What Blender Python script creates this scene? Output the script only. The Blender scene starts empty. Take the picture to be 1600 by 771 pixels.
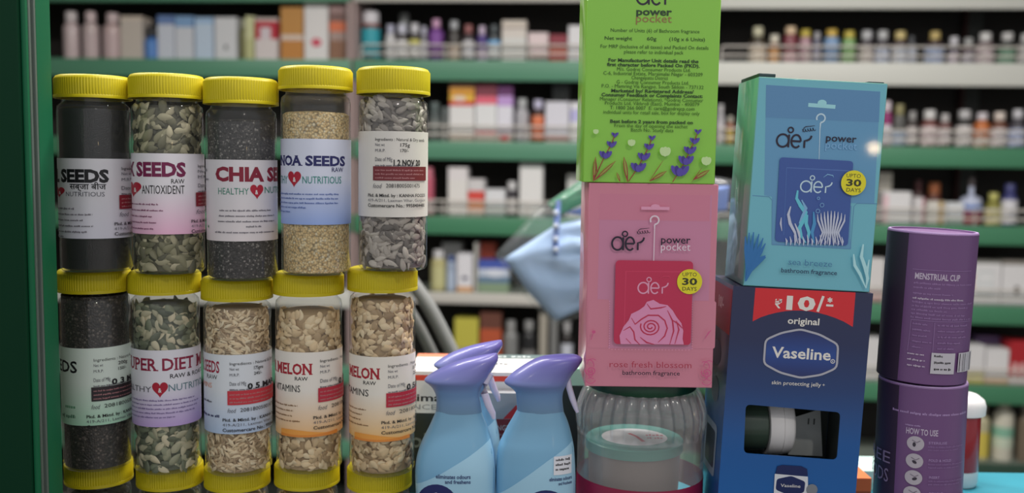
import bpy, bmesh, math, random
import numpy as np
from mathutils import Vector, Matrix
from mathutils.geometry import tessellate_polygon
random.seed(11)
PI = math.pi
SC = bpy.context.scene
COL = SC.collection

# ------------------------------------------------------------------ camera
F = 1500.0                       # focal length in pixels of the 1600x771 frame
PITCH, ROLL, CAMZ = math.radians(5.0), math.radians(0.8), 1.35
_f = Vector((0, math.cos(PITCH), -math.sin(PITCH)))
_r0 = Vector((1, 0, 0)); _u0 = Vector((0, math.sin(PITCH), math.cos(PITCH)))
_r = _r0*math.cos(ROLL) + _u0*math.sin(ROLL)
_u = -_r0*math.sin(ROLL) + _u0*math.cos(ROLL)
CAM = Vector((0, 0, CAMZ))
cd = bpy.data.cameras.new('camera'); cam = bpy.data.objects.new('camera', cd); COL.objects.link(cam)
M3 = Matrix((_r, _u, -_f)).transposed().to_4x4(); M3.translation = CAM
cam.matrix_world = M3
cd.sensor_width = 36.0; cd.lens = 36.0*F/1600.0
cd.clip_start = 0.02; cd.clip_end = 60
cd.dof.use_dof = True; cd.dof.focus_distance = 0.87; cd.dof.aperture_fstop = 3.6
SC.camera = cam

# ------------------------------------------------------------------ light and exposure
SC.view_settings.view_transform = 'Standard'; SC.view_settings.look = 'None'
SC.view_settings.gamma = 1.0; SC.view_settings.use_curve_mapping = False
SC.view_settings.exposure = 0.52
w = bpy.data.worlds.new('evening_street'); SC.world = w; w.use_nodes = True
w.node_tree.nodes['Background'].inputs[0].default_value = (0.94, 0.96, 1.0, 1)
w.node_tree.nodes['Background'].inputs[1].default_value = 0.36
def area(name, loc, rot, sx, sy, power, color):
    l = bpy.data.lights.new(name, 'AREA'); l.shape = 'RECTANGLE'; l.size = sx; l.size_y = sy
    l.energy = power; l.color = color
    o = bpy.data.objects.new(name, l); o.location = loc; o.rotation_euler = rot; COL.objects.link(o); return o
def point(name, loc, power, color, rad):
    l = bpy.data.lights.new(name, 'POINT'); l.energy = power; l.color = color; l.shadow_soft_size = rad
    o = bpy.data.objects.new(name, l); o.location = loc; COL.objects.link(o); return o
area('ceiling_tube_light', (-0.9, 1.75, 2.66), (0, 0, 0), 1.2, 0.08, 24, (1.0, 0.97, 0.92))
area('ceiling_tube_light', (0.9, 1.75, 2.66), (0, 0, 0), 1.2, 0.08, 28, (1.0, 0.97, 0.92))
area('ceiling_tube_light', (0.35, 0.86, 2.66), (0, 0, 0), 1.0, 0.08, 13, (1.0, 0.97, 0.92))  # added unseen fill lamp, brightens the hanging packet front and jar lids
point('awning_bulb', (0.55, -0.75, 2.45), 14, (1.0, 0.93, 0.84), 0.035)
point('awning_bulb', (-0.95, -0.9, 2.35), 4, (1.0, 0.93, 0.84), 0.03)

def ray(px, py):
    return _f + _r*((px-800.0)/F) - _u*((py-385.5)/F)
def at(px, py, Y):
    d = ray(px, py); return CAM + d*(Y/d.y)
def at_z(px, py, z):
    d = ray(px, py); return CAM + d*((z-CAMZ)/d.z)
def mpp(Y):                      # metres per pixel near depth Y
    return Y/F

# ------------------------------------------------------------------ materials
def lin(c):
    c = c/255.0
    return c/12.92 if c <= 0.04045 else ((c+0.055)/1.055)**2.4
def col(c, k=1.5):
    v = [lin(x)*k for x in c]; s = min(1.0, 0.92/max(max(v), 1e-6))
    return tuple(x*s for x in v) + (1,)
_mc = {}
def setin(b, names, v):
    for n in names:
        if n in b.inputs:
            b.inputs[n].default_value = v; return
def mat(c, rough=0.5, k=1.5, metal=0.0, coat=0.0, spec=0.5, emit=0.0, sss=0.0):
    key = (tuple(c), rough, k, metal, coat, spec, emit, sss)
    if key in _mc: return _mc[key]
    m = bpy.data.materials.new('surface'); m.use_nodes = True
    b = m.node_tree.nodes['Principled BSDF']
    b.inputs['Base Color'].default_value = col(c, k)
    b.inputs['Roughness'].default_value = rough; b.inputs['Metallic'].default_value = metal
    setin(b, ['Specular IOR Level'], spec); setin(b, ['Coat Weight'], coat); setin(b, ['Coat Roughness'], 0.04)
    if sss:
        setin(b, ['Subsurface Weight'], sss); setin(b, ['Subsurface Scale'], 0.01)
    _mc[key] = m; return m
def node_mat(name):
    m = bpy.data.materials.new(name); m.use_nodes = True
    nt = m.node_tree; return m, nt, nt.nodes['Principled BSDF']
def ramp_node(nt, fac, stops):
    r = nt.nodes.new('ShaderNodeValToRGB'); e = r.color_ramp.elements
    while len(e) < len(stops): e.new(0.5)
    for el, (p, c) in zip(e, stops): el.position = p; el.color = c
    nt.links.new(fac, r.inputs[0]); return r
def grad_mat(stops, z0, z1, rough=0.45, k=1.5, coat=0.0, axis=2):
    """printed colour changing along the object's own height"""
    m, nt, b = node_mat('printed_gradient')
    tc = nt.nodes.new('ShaderNodeTexCoord'); sp = nt.nodes.new('ShaderNodeSeparateXYZ')
    nt.links.new(tc.outputs['Object'], sp.inputs[0])
    mr = nt.nodes.new('ShaderNodeMapRange'); mr.inputs[1].default_value = z0; mr.inputs[2].default_value = z1
    nt.links.new(sp.outputs[axis], mr.inputs[0])
    r = ramp_node(nt, mr.outputs[0], [(p, col(c, k)) for p, c in stops])
    nt.links.new(r.outputs[0], b.inputs['Base Color'])
    b.inputs['Roughness'].default_value = rough; setin(b, ['Coat Weight'], coat); setin(b, ['Coat Roughness'], 0.1)
    return m
def clear_mat(name, tint=(0.97, 0.97, 0.97), rough=0.04, ior=1.45, veil=0.03, veil_col=(0.8, 0.8, 0.8), bump=0.0):
    m = bpy.data.materials.new(name); m.use_nodes = True; nt = m.node_tree; nt.nodes.clear()
    out = nt.nodes.new('ShaderNodeOutputMaterial')
    tr = nt.nodes.new('ShaderNodeBsdfTransparent'); tr.inputs[0].default_value = (*tint, 1)
    gl = nt.nodes.new('ShaderNodeBsdfGlossy'); gl.inputs['Roughness'].default_value = rough
    df = nt.nodes.new('ShaderNodeBsdfDiffuse'); df.inputs[0].default_value = (*veil_col, 1)
    lw = nt.nodes.new('ShaderNodeLayerWeight'); lw.inputs[0].default_value = 0.5
    pw = nt.nodes.new('ShaderNodeMath'); pw.operation = 'POWER'; pw.inputs[1].default_value = 3.5
    nt.links.new(lw.outputs['Facing'], pw.inputs[0])
    fr = nt.nodes.new('ShaderNodeMath'); fr.operation = 'MULTIPLY_ADD'; fr.inputs[1].default_value = 0.5; fr.inputs[2].default_value = ((ior-1)/(ior+1))**2
    nt.links.new(pw.outputs[0], fr.inputs[0])
    m1 = nt.nodes.new('ShaderNodeMixShader'); m1.inputs[0].default_value = veil
    nt.links.new(tr.outputs[0], m1.inputs[1]); nt.links.new(df.outputs[0], m1.inputs[2])
    m2 = nt.nodes.new('ShaderNodeMixShader')
    nt.links.new(fr.outputs[0], m2.inputs[0]); nt.links.new(m1.outputs[0], m2.inputs[1]); nt.links.new(gl.outputs[0], m2.inputs[2])
    if bump:
        nz = nt.nodes.new('ShaderNodeTexNoise'); nz.inputs['Scale'].default_value = 30
        bp = nt.nodes.new('ShaderNodeBump'); bp.inputs['Strength'].default_value = bump
        nt.links.new(nz.outputs[0], bp.inputs['Height'])
        nt.links.new(bp.outputs[0], gl.inputs['Normal']); nt.links.new(bp.outputs[0], lw.inputs['Normal'])
    nt.links.new(m2.outputs[0], out.inputs[0])
    return m
def grain_mat(c0, c1, scale, speck=None, k=1.5, rough=0.6, bump=0.6):
    """fine seeds: one cell per grain, colour per cell"""
    m, nt, b = node_mat('fine_grain')
    tc = nt.nodes.new('ShaderNodeTexCoord')
    vo = nt.nodes.new('ShaderNodeTexVoronoi'); vo.inputs['Scale'].default_value = scale
    nt.links.new(tc.outputs['Object'], vo.inputs['Vector'])
    sp = nt.nodes.new('ShaderNodeSeparateColor'); nt.links.new(vo.outputs['Color'], sp.inputs[0])
    stops = [(0.0, col(c0, k)), (0.75, col(c1, k))]
    if speck: stops = [(0.0, col(c0, k)), (0.82, col(c1, k)), (0.93, col(speck, k))]
    r = ramp_node(nt, sp.outputs[0], stops)
    dd = ramp_node(nt, vo.outputs['Distance'], [(0.3, (1, 1, 1, 1)), (0.9, (0.3, 0.3, 0.3, 1))])
    mx = nt.nodes.new('ShaderNodeMix'); mx.data_type = 'RGBA'; mx.blend_type = 'MULTIPLY'; mx.inputs[0].default_value = 1
    nt.links.new(r.outputs[0], mx.inputs[6]); nt.links.new(dd.outputs[0], mx.inputs[7])
    nt.links.new(mx.outputs[2], b.inputs['Base Color'])
    bp = nt.nodes.new('ShaderNodeBump'); bp.inputs['Strength'].default_value = bump; bp.inputs['Distance'].default_value = 0.001
    bp.invert = True
    nt.links.new(vo.outputs['Distance'], bp.inputs['Height']); nt.links.new(bp.outputs[0], b.inputs['Normal'])
    b.inputs['Roughness'].default_value = rough
    return m
def seed_mat(c0, c1, c2, k=1.5, rough=0.5):
    m, nt, b = node_mat('seed_shell')
    at_ = nt.nodes.new('ShaderNodeAttribute'); at_.attribute_name = 'tint'
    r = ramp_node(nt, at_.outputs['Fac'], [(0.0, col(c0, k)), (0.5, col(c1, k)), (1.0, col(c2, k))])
    nt.links.new(r.outputs[0], b.inputs['Base Color']); b.inputs['Roughness'].default_value = rough
    return m
def noise_mat(c0, c1, scale, rough=0.7, k=1.5):
    m, nt, b = node_mat('mottled')
    tc = nt.nodes.new('ShaderNodeTexCoord'); nz = nt.nodes.new('ShaderNodeTexNoise')
    nz.inputs['Scale'].default_value = scale; nt.links.new(tc.outputs['Object'], nz.inputs['Vector'])
    r = ramp_node(nt, nz.outputs[0], [(0.35, col(c0, k)), (0.65, col(c1, k))])
    nt.links.new(r.outputs[0], b.inputs['Base Color']); b.inputs['Roughness'].default_value = rough
    return m

# ------------------------------------------------------------------ mesh builder
class MB:
    def __init__(s): s.v = []; s.f = []; s.m = []; s.sm = []; s.tint = []
    def add(s, vs, fs, m, smooth=False, tint=None):
        o = len(s.v); s.v += [tuple(v) for v in vs]
        s.tint += [0.5 if tint is None else tint]*len(vs)
        for f in fs: s.f.append(tuple(i+o for i in f)); s.m.append(m); s.sm.append(smooth)
    def box(s, x0, x1, y0, y1, z0, z1, m, skip=()):
        vs = [(x0,y0,z0),(x1,y0,z0),(x1,y1,z0),(x0,y1,z0),(x0,y0,z1),(x1,y0,z1),(x1,y1,z1),(x0,y1,z1)]
        fs = {'b':(0,3,2,1),'t':(4,5,6,7),'f':(0,1,5,4),'k':(2,3,7,6),'l':(3,0,4,7),'r':(1,2,6,5)}
        s.add(vs, [fs[k] for k in fs if k not in skip], m)
    def rbox(s, x0, x1, y0, y1, z0, z1, m, bev=0.002, seg=2):
        bm = bmesh.new(); bmesh.ops.create_cube(bm, size=1.0)
        for v in bm.verts:
            v.co = Vector((x0+(v.co.x+.5)*(x1-x0), y0+(v.co.y+.5)*(y1-y0), z0+(v.co.z+.5)*(z1-z0)))
        bmesh.ops.bevel(bm, geom=bm.edges[:], offset=bev, segments=seg, affect='EDGES', profile=0.5)
        bm.verts.index_update()
        s.add([v.co[:] for v in bm.verts], [[v.index for v in f.verts] for f in bm.faces], m, True); bm.free()
    def rings(s, rings, m, smooth=True, cap0=False, cap1=False, closed=True):
        n = len(rings[0]); vs = [p for r in rings for p in r]; fs = []
        for i in range(len(rings)-1):
            for j in range(n if closed else n-1):
                a = i*n+j; b = i*n+(j+1) % n
                fs.append((a, b, b+n, a+n))
        if cap0: fs.append(tuple(range(n-1, -1, -1)))
        if cap1: fs.append(tuple((len(rings)-1)*n+j for j in range(n)))
        s.add(vs, fs, m, smooth)
    def lathe(s, prof, m, seg=40, smooth=True, cap0=False, cap1=False, rf=None, cx=0, cy=0):
        rs = []
        for (r, z) in prof:
            rs.append([(cx+(r if rf is None else rf(r, 2*PI*j/seg, z))*math.cos(2*PI*j/seg),
                        cy+(r if rf is None else rf(r, 2*PI*j/seg, z))*math.sin(2*PI*j/seg), z) for j in range(seg)])
        s.rings(rs, m, smooth, cap0, cap1)
    def tube(s, pts, r, m, seg=8, caps=True):
        P = [Vector(p) for p in pts]; rs = []
        for i, p in enumerate(P):
            t = (P[min(i+1, len(P)-1)]-P[max(i-1, 0)]).normalized()
            a = t.cross(Vector((0, 0, 1)));
            if a.length < 0.05: a = t.cross(Vector((0, 1, 0)))
            a.normalize(); b = t.cross(a)
            rr = r[i] if isinstance(r, (list, tuple)) else r
            rs.append([tuple(p+a*rr*math.cos(2*PI*j/seg)+b*rr*math.sin(2*PI*j/seg)) for j in range(seg)])
        s.rings(rs, m, True, caps, caps)
    def build(s, name, parent=None, loc=None, rotz=None, fix=True, sharp=40, tint=False):
        me = bpy.data.meshes.new(name); me.from_pydata(s.v, [], s.f)
        slots = []
        for m in s.m:
            if m not in slots: slots.append(m)
        for m in slots: me.materials.append(m)
        idx = {m: i for i, m in enumerate(slots)}
        me.polygons.foreach_set('material_index', [idx[m] for m in s.m])
        me.polygons.foreach_set('use_smooth', s.sm)
        if tint:
            a = me.attributes.new('tint', 'FLOAT', 'POINT'); a.data.foreach_set('value', s.tint)
        if fix:
            bm = bmesh.new(); bm.from_mesh(me); bmesh.ops.recalc_face_normals(bm, faces=bm.faces[:]); bm.to_mesh(me); bm.free()
        me.update()
        if sharp and any(s.sm): me.set_sharp_from_angle(angle=math.radians(sharp))
        o = bpy.data.objects.new(name, me); COL.objects.link(o)
        if parent: o.parent = parent
        if loc is not None: o.location = loc
        if rotz is not None: o.rotation_euler = (0, 0, rotz)
        return o

def tag(o, label=None, cat=None, group=None, kind=None):
    if label: o['label'] = label
    if cat: o['category'] = cat
    if group: o['group'] = group
    if kind: o['kind'] = kind
    return o
def thing(name, label, cat, loc=(0, 0, 0), rot=(0, 0, 0), group=None):
    o = bpy.data.objects.new(name, None); o.empty_display_size = 0.02; COL.objects.link(o)
    o.location = loc; o.rotation_euler = rot
    return tag(o, label, cat, group)

# ------------------------------------------------------------------ lettering and print
_tc = {}
def text_poly(txt, bold=0.0, shear=0.0, serif=False):
    key = (txt, bold, shear, serif)
    if key in _tc: return _tc[key]
    def one(t):
        cu = bpy.data.curves.new('t', 'FONT'); cu.body = t; cu.size = 1.0; cu.resolution_u = 2
        cu.fill_mode = 'FRONT'; cu.offset = bold; cu.shear = shear
        ob = bpy.data.objects.new('t', cu); COL.objects.link(ob)
        dg = bpy.context.evaluated_depsgraph_get(); ev = ob.evaluated_get(dg)
        me = ev.to_mesh()
        vs = [(v.co.x, v.co.y) for v in me.vertices]; fs = [tuple(p.vertices) for p in me.polygons]
        ev.to_mesh_clear(); bpy.data.objects.remove(ob); bpy.data.curves.remove(cu)
        return vs, fs
    vs, fs = one(txt)
    if not vs: vs, fs = [(0, 0), (0.1, 0), (0.1, 0.1)], [(0, 1, 2)]
    if serif:                    # slab serifs on the stem ends
        bm = bmesh.new()
        H = max(v[1] for v in vs); lo = min(v[1] for v in vs)
        ed = {}
        for f in fs:
            for i in range(len(f)):
                e = tuple(sorted((f[i], f[(i+1) % len(f)]))); ed[e] = ed.get(e, 0)+1
        add = []
        for (a, b), n in ed.items():
            if n != 1: continue
            ya, yb = vs[a][1], vs[b][1]
            if abs(ya-yb) > 0.01: continue
            x0, x1 = sorted((vs[a][0], vs[b][0]))
            if 0.06 < x1-x0 < 0.24:
                if abs(ya) < 0.05: add.append((x0, x1, ya, ya+0.07))
                elif abs(ya-0.72) < 0.09: add.append((x0, x1, ya-0.07, ya))
        vs = list(vs); fs = list(fs)
        for (x0, x1, y0, y1) in add:
            o = len(vs); vs += [(x0-.07, y0), (x1+.07, y0), (x1+.07, y1), (x0-.07, y1)]; fs.append((o, o+1, o+2, o+3))
        bm.free()
    _tc[key] = (vs, fs); return _tc[key]
_cap = {}
def cap_h(bold):
    if bold not in _cap:
        v, _ = text_poly('H', bold); _cap[bold] = max(p[1] for p in v)-min(p[1] for p in v)
    return _cap[bold]

class Decal:
    """2-D print (u right, v up, metres) collected in layers, laid on a surface map(u, v, off)"""
    def __init__(s, fmap, cut=None, step=0.00005, cutv=None):
        s.map = fmap; s.cut = cut; s.cutv = cutv; s.step = step; s.n = 1; s.mb = None
    def poly(s, vs, fs, m, same=False):
        if not same: s.n += 1
        off = s.step*s.n
        if s.cut:
            bm = bmesh.new(); bv = [bm.verts.new((p[0], p[1], 0)) for p in vs]
            for f in fs:
                try: bm.faces.new([bv[i] for i in f])
                except ValueError: pass
            for ax, c in ((0, s.cut), (1, s.cutv)):
                if not c: continue
                lo = min(p[ax] for p in vs); hi = max(p[ax] for p in vs)
                k = math.ceil(lo/c)
                while k*c < hi:
                    co = (k*c, 0, 0) if ax == 0 else (0, k*c, 0); no = (1, 0, 0) if ax == 0 else (0, 1, 0)
                    bmesh.ops.bisect_plane(bm, geom=bm.verts[:]+bm.edges[:]+bm.faces[:], dist=1e-7, plane_co=co, plane_no=no)
                    k += 1
            bm.verts.index_update()
            vs = [(v.co.x, v.co.y) for v in bm.verts]; fs = [[v.index for v in f.verts] for f in bm.faces]; bm.free()
        s.mb.add([s.map(u, v, off) for u, v in vs], fs, m)
    def fill(s, pts, m, same=False):
        t = tessellate_polygon([[Vector((p[0], p[1], 0)) for p in pts]])
        s.poly(pts, t, m, same)
    def rect(s, u0, u1, v0, v1, m, same=False): s.poly([(u0, v0), (u1, v0), (u1, v1), (u0, v1)], [(0, 1, 2, 3)], m, same)
    def rrect(s, u0, u1, v0, v1, r, m, same=False):
        pts = []
        for cx, cy, a in ((u1-r, v1-r, 0), (u0+r, v1-r, 90), (u0+r, v0+r, 180), (u1-r, v0+r, 270)):
            for k in range(5):
                t = math.radians(a+k*22.5); pts.append((cx+r*math.cos(t), cy+r*math.sin(t)))
        s.fill(pts, m, same)
    def ellipse(s, cu, cv, ru, rv, m, n=28, rot=0, same=False):
        c, sn = math.cos(rot), math.sin(rot)
        s.fill([(cu+ru*math.cos(2*PI*i/n)*c-rv*math.sin(2*PI*i/n)*sn, cv+ru*math.cos(2*PI*i/n)*sn+rv*math.sin(2*PI*i/n)*c) for i in range(n)], m, same)
    def stroke(s, pts, wd, m, closed=False, same=False):
        P = [Vector((p[0], p[1])) for p in pts]; n = len(P); vs = []; fs = []
        for i in range(n):
            a = P[(i-1) % n] if closed else P[max(i-1, 0)]; b = P[(i+1) % n] if closed else P[min(i+1, n-1)]
            t = (b-a); t = t.normalized() if t.length > 1e-9 else Vector((1, 0)); nn = Vector((-t.y, t.x))
            ww = (wd[i] if isinstance(wd, (list, tuple)) else wd)/2
            vs += [tuple(P[i]+nn*ww), tuple(P[i]-nn*ww)]
        for i in range(n if closed else n-1):
            j = (i+1) % n; fs.append((2*i, 2*i+1, 2*j+1, 2*j))
        s.poly(vs, fs, m, same)
    def ring(s, cu, cv, r, wd, m, a0=0, a1=360, n=24, ry=None, same=False):
        ry = ry or r; cl = abs(a1-a0) >= 360
        pts = [(cu+r*math.cos(math.radians(a0+(a1-a0)*i/n)), cv+ry*math.sin(math.radians(a0+(a1-a0)*i/n))) for i in range(n if cl else n+1)]
        s.stroke(pts, wd, m, cl, same)
    def text(s, txt, u0, u1, v, cap, m, bold=0.0, shear=0.0, serif=False):
        vs, fs = text_poly(txt, bold, shear, serif)
        a = min(p[0] for p in vs); b = max(p[0] for p in vs)
        kx = (u1-u0)/(b-a); ky = cap/cap_h(bold)
        s.poly([(u0+(p[0]-a)*kx, v+p[1]*ky) for p in vs], fs, m)
    def bars(s, u0, u1, v, h, m, seed=0):            # a line of print too small to read
        rnd = random.Random(seed*7919+int(u0*1e5)+int(v*1e5)); u = u0; vs = []; fs = []
        while u < u1:
            for q in range(rnd.randint(2, 8)):
                if u >= u1: break
                e = min(u1, u+h*rnd.uniform(.35, .75)); o = len(vs); t = h*rnd.choice((.75, .75, .8, 1.1)); b_ = -h*.25 if rnd.random() < .1 else 0
                vs += [(u, v+b_), (e, v+b_), (e, v+t), (u, v+t)]; fs.append((o, o+1, o+2, o+3)); u = e+h*.22
            u += h*.55
        s.poly(vs, fs, m)
    def heart(s, cu, cv, wd, hh, m):
        pts = []
        for i in range(32):
            t = 2*PI*i/32; pts.append((cu+wd/2*math.sin(t)**3, cv+hh/2*(13*math.cos(t)-5*math.cos(2*t)-2*math.cos(3*t)-math.cos(4*t)+2.5)/14.5))
        s.fill(pts, m)
def homog(src, dst):
    A = []; b = []
    for (x, y), (u, v) in zip(src, dst):
        A.append([x, y, 1, 0, 0, 0, -u*x, -u*y]); b.append(u)
        A.append([0, 0, 0, x, y, 1, -v*x, -v*y]); b.append(v)
    h = np.linalg.solve(np.array(A), np.array(b))
    def f(x, y):
        d = h[6]*x+h[7]*y+1
        return (float((h[0]*x+h[1]*y+h[2])/d), float((h[3]*x+h[4]*y+h[5])/d))
    return f

def project(P):
    v = Vector(P)-CAM; d = v.dot(_f)
    return 800+F*v.dot(_r)/d, 385.5-F*v.dot(_u)/d

# ------------------------------------------------------------------ levels
LEDGE = 0.905                     # ledge the jars stand on
CT = 0.994                        # teal counter top
CY1 = at_z(1560, 738, CT).y       # its far edge
SH_A = math.radians(4.5)          # the shelves run slightly nearer on the right
SO = Vector((0, 3.6, 0)); EX = Vector((math.cos(SH_A), -math.sin(SH_A), 0)); EY = Vector((math.sin(SH_A), math.cos(SH_A), 0))
def on_shelf(px, py, t=0.0):      # a pixel on the plane t metres behind the shelf fronts
    d = ray(px, py); k = ((SO-CAM).dot(EY)+t)/d.dot(EY); P = CAM+d*k
    return (P-SO).dot(EX), P.z

# ------------------------------------------------------------------ the setting
def struct(name, mb, **k):
    o = mb.build(name, **k); o['kind'] = 'structure'; return o
WALL = mat((70, 66, 62), 0.8); GREEN_D = mat((5, 50, 30), 0.6, 1.1, spec=.15); GREEN_B = mat((14, 94, 60), 0.5, 1.1, spec=.3)
m = MB(); m.box(-3, 3, -3.0, 4.6, -0.05, 0, noise_mat((96, 92, 88), (112, 108, 102), 6, 0.6)); struct('floor', m)
m = MB(); m.box(-2.6, 2.6, 0.55, 4.6, 2.75, 2.8, mat((150, 148, 145), 0.8)); struct('ceiling', m)
m = MB(); m.box(-2.6, 2.6, 4.5, 4.6, 0, 2.75, WALL); struct('wall_back', m)
m = MB(); m.box(2.5, 2.6, 0.7, 4.5, 0, 2.75, WALL); struct('wall_right', m)
m = MB(); m.box(-2.6, -2.5, 0.84, 4.5, 0, 2.75, WALL); struct('wall_left', m)
# shop-front pier at the left: dark green face, bright green edge strip, metal channel, inner reveal
xs_ = -.397; y0p = .397*1500/752; ya_ = .397*1500/737; yb_p = .397*1500/714.5
xa = at(30, 0, y0p).x
m = MB(); m.rbox(-2.6, xa, y0p-.003, yb_p, 0, 2.75, GREEN_D, 0.002); struct('wall_front', m)
m = MB(); m.rbox(xa, xs_, y0p-.0005, ya_-.012, 0, 2.75, GREEN_B, 0.002); struct('trim_1', m)
m = MB(); mt = mat((100, 112, 106), 0.45, 1.0, 0.2)
m.rbox(xs_-.008, xs_, ya_-.0118, ya_-.009, 0, 2.75, mt, 0.0008); m.rbox(xs_-.008, xs_-.0025, ya_-.009, ya_-.003, 0, 2.75, mt, 0.0008); m.rbox(xs_-.008, xs_, ya_-.003, ya_, 0, 2.75, mt, 0.0008)
struct('trim_2', m)
m = MB(); m.rbox(xa, xs_, ya_+.0002, yb_p, 0, 2.75, mat((16, 92, 60), 0.5, 1.1, spec=.3), 0.001); struct('trim_3', m)

# counter: teal top at the back, stepped display ledge at the front
ct = thing('shop_counter', 'long shop counter with glossy teal top running behind the jars and boxes', 'counter', (0, 0, 0))
m = MB(); m.rbox(-.108, 1.25, .985, CY1, CT-.03, CT, mat((58, 148, 168), 0.4, 1.0), 0.003); m.build('counter_top', ct)
m = MB(); m.box(-.10, 1.25, 1.0, CY1-.03, 0, CT-.031, mat((70, 90, 80), 0.5)); m.build('counter_body', ct)
m = MB(); m.rbox(-.40, 1.25, .80, .984, LEDGE-.03, LEDGE, mat((60, 75, 70), 0.4), 0.003); m.box(-.40, 1.25, .84, .984, 0, LEDGE-.031, mat((30, 80, 60), 0.5)); m.build('display_ledge', ct)
RX0 = -.0935
m = MB(); m.rbox(RX0, 1.25, .805, .983, LEDGE+.0005, CT, mat((60, 75, 70), 0.4), 0.003); m.build('raised_step', ct)

# ------------------------------------------------------------------ seed jars
YEL = mat((190, 174, 26), 0.42, 1.2, spec=0.3)
PET = clear_mat('clear_plastic', (0.97, 0.97, 0.96), 0.05, 1.45, 0.035)
WHITE_T = mat((235, 235, 235), 0.5, 1.0); BLACK_T = mat((22, 20, 26), 0.5, 1.0); GREY_T = mat((95, 95, 105), 0.5, 1.0); BARS_T = mat((112, 108, 118), 0.5, 1.0)
RED_B = mat((128, 24, 40), 0.5, 1.2); HEART = mat((165, 18, 45), 0.5, 1.2)
def seed_shape(L, W, T, point, n=8):
    rings = []
    for i in range(1, 6):
        t = i/6.0; x = (t-.5)*L
        if point == 'drop': k = math.sin(PI*t**0.75)**0.8
        elif point == 'both': k = math.sin(PI*t)**1.15
        else: k = math.sin(PI*t)**0.6
        rings.append([(x, W/2*k*math.cos(2*PI*j/n), T/2*k*math.sin(2*PI*j/n)) for j in range(n)])
    vs = [p for r in rings for p in r]; fs = []
    for i in range(4):
        for j in range(n):
            a = i*n+j; b = i*n+(j+1) % n; fs.append((a, b, b+n, a+n))
    o = len(vs); vs += [(-L/2, 0, 0), (L/2, 0, 0)]
    for j in range(n):
        fs.append((o, (j+1) % n, j)); fs.append((o+1, 4*n+j, 4*n+(j+1) % n))
    return vs, fs
def scatter(mb, R, z0, z1, shape, m, rnd, dens, rough_top=0.0):
    vs, fs = shape
    L = max(v[0] for v in vs)*2; W = max(v[1] for v in vs)*2
    n = int(2*PI*R*(z1-z0)/(L*W)*dens)
    for i in range(n):
        th = rnd.uniform(0, 2*PI); z = rnd.uniform(z0, z1)
        if rough_top and z > z1-.012: z -= rough_top*0.5*(1+math.sin(th+1))*rnd.random()
        r = R-rnd.uniform(0.0012, 0.0048)
        er = Vector((math.cos(th), math.sin(th), 0)); et = Vector((-math.sin(th), math.cos(th), 0)); ez = Vector((0, 0, 1))
        a = rnd.gauss(0, 0.9); ax = et*math.cos(a)+ez*math.sin(a)
        tl = rnd.gauss(0, 0.28); nn = (er*math.cos(tl)+ax.cross(er)*math.sin(tl)); bb = nn.cross(ax)
        sc = rnd.uniform(.8, 1.12); tint = rnd.random()
        P = er*r+ez*z
        mb.add([P+(ax*v[0]+bb*v[1]+nn*v[2])*sc for v in vs], fs, m, True, tint)

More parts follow.
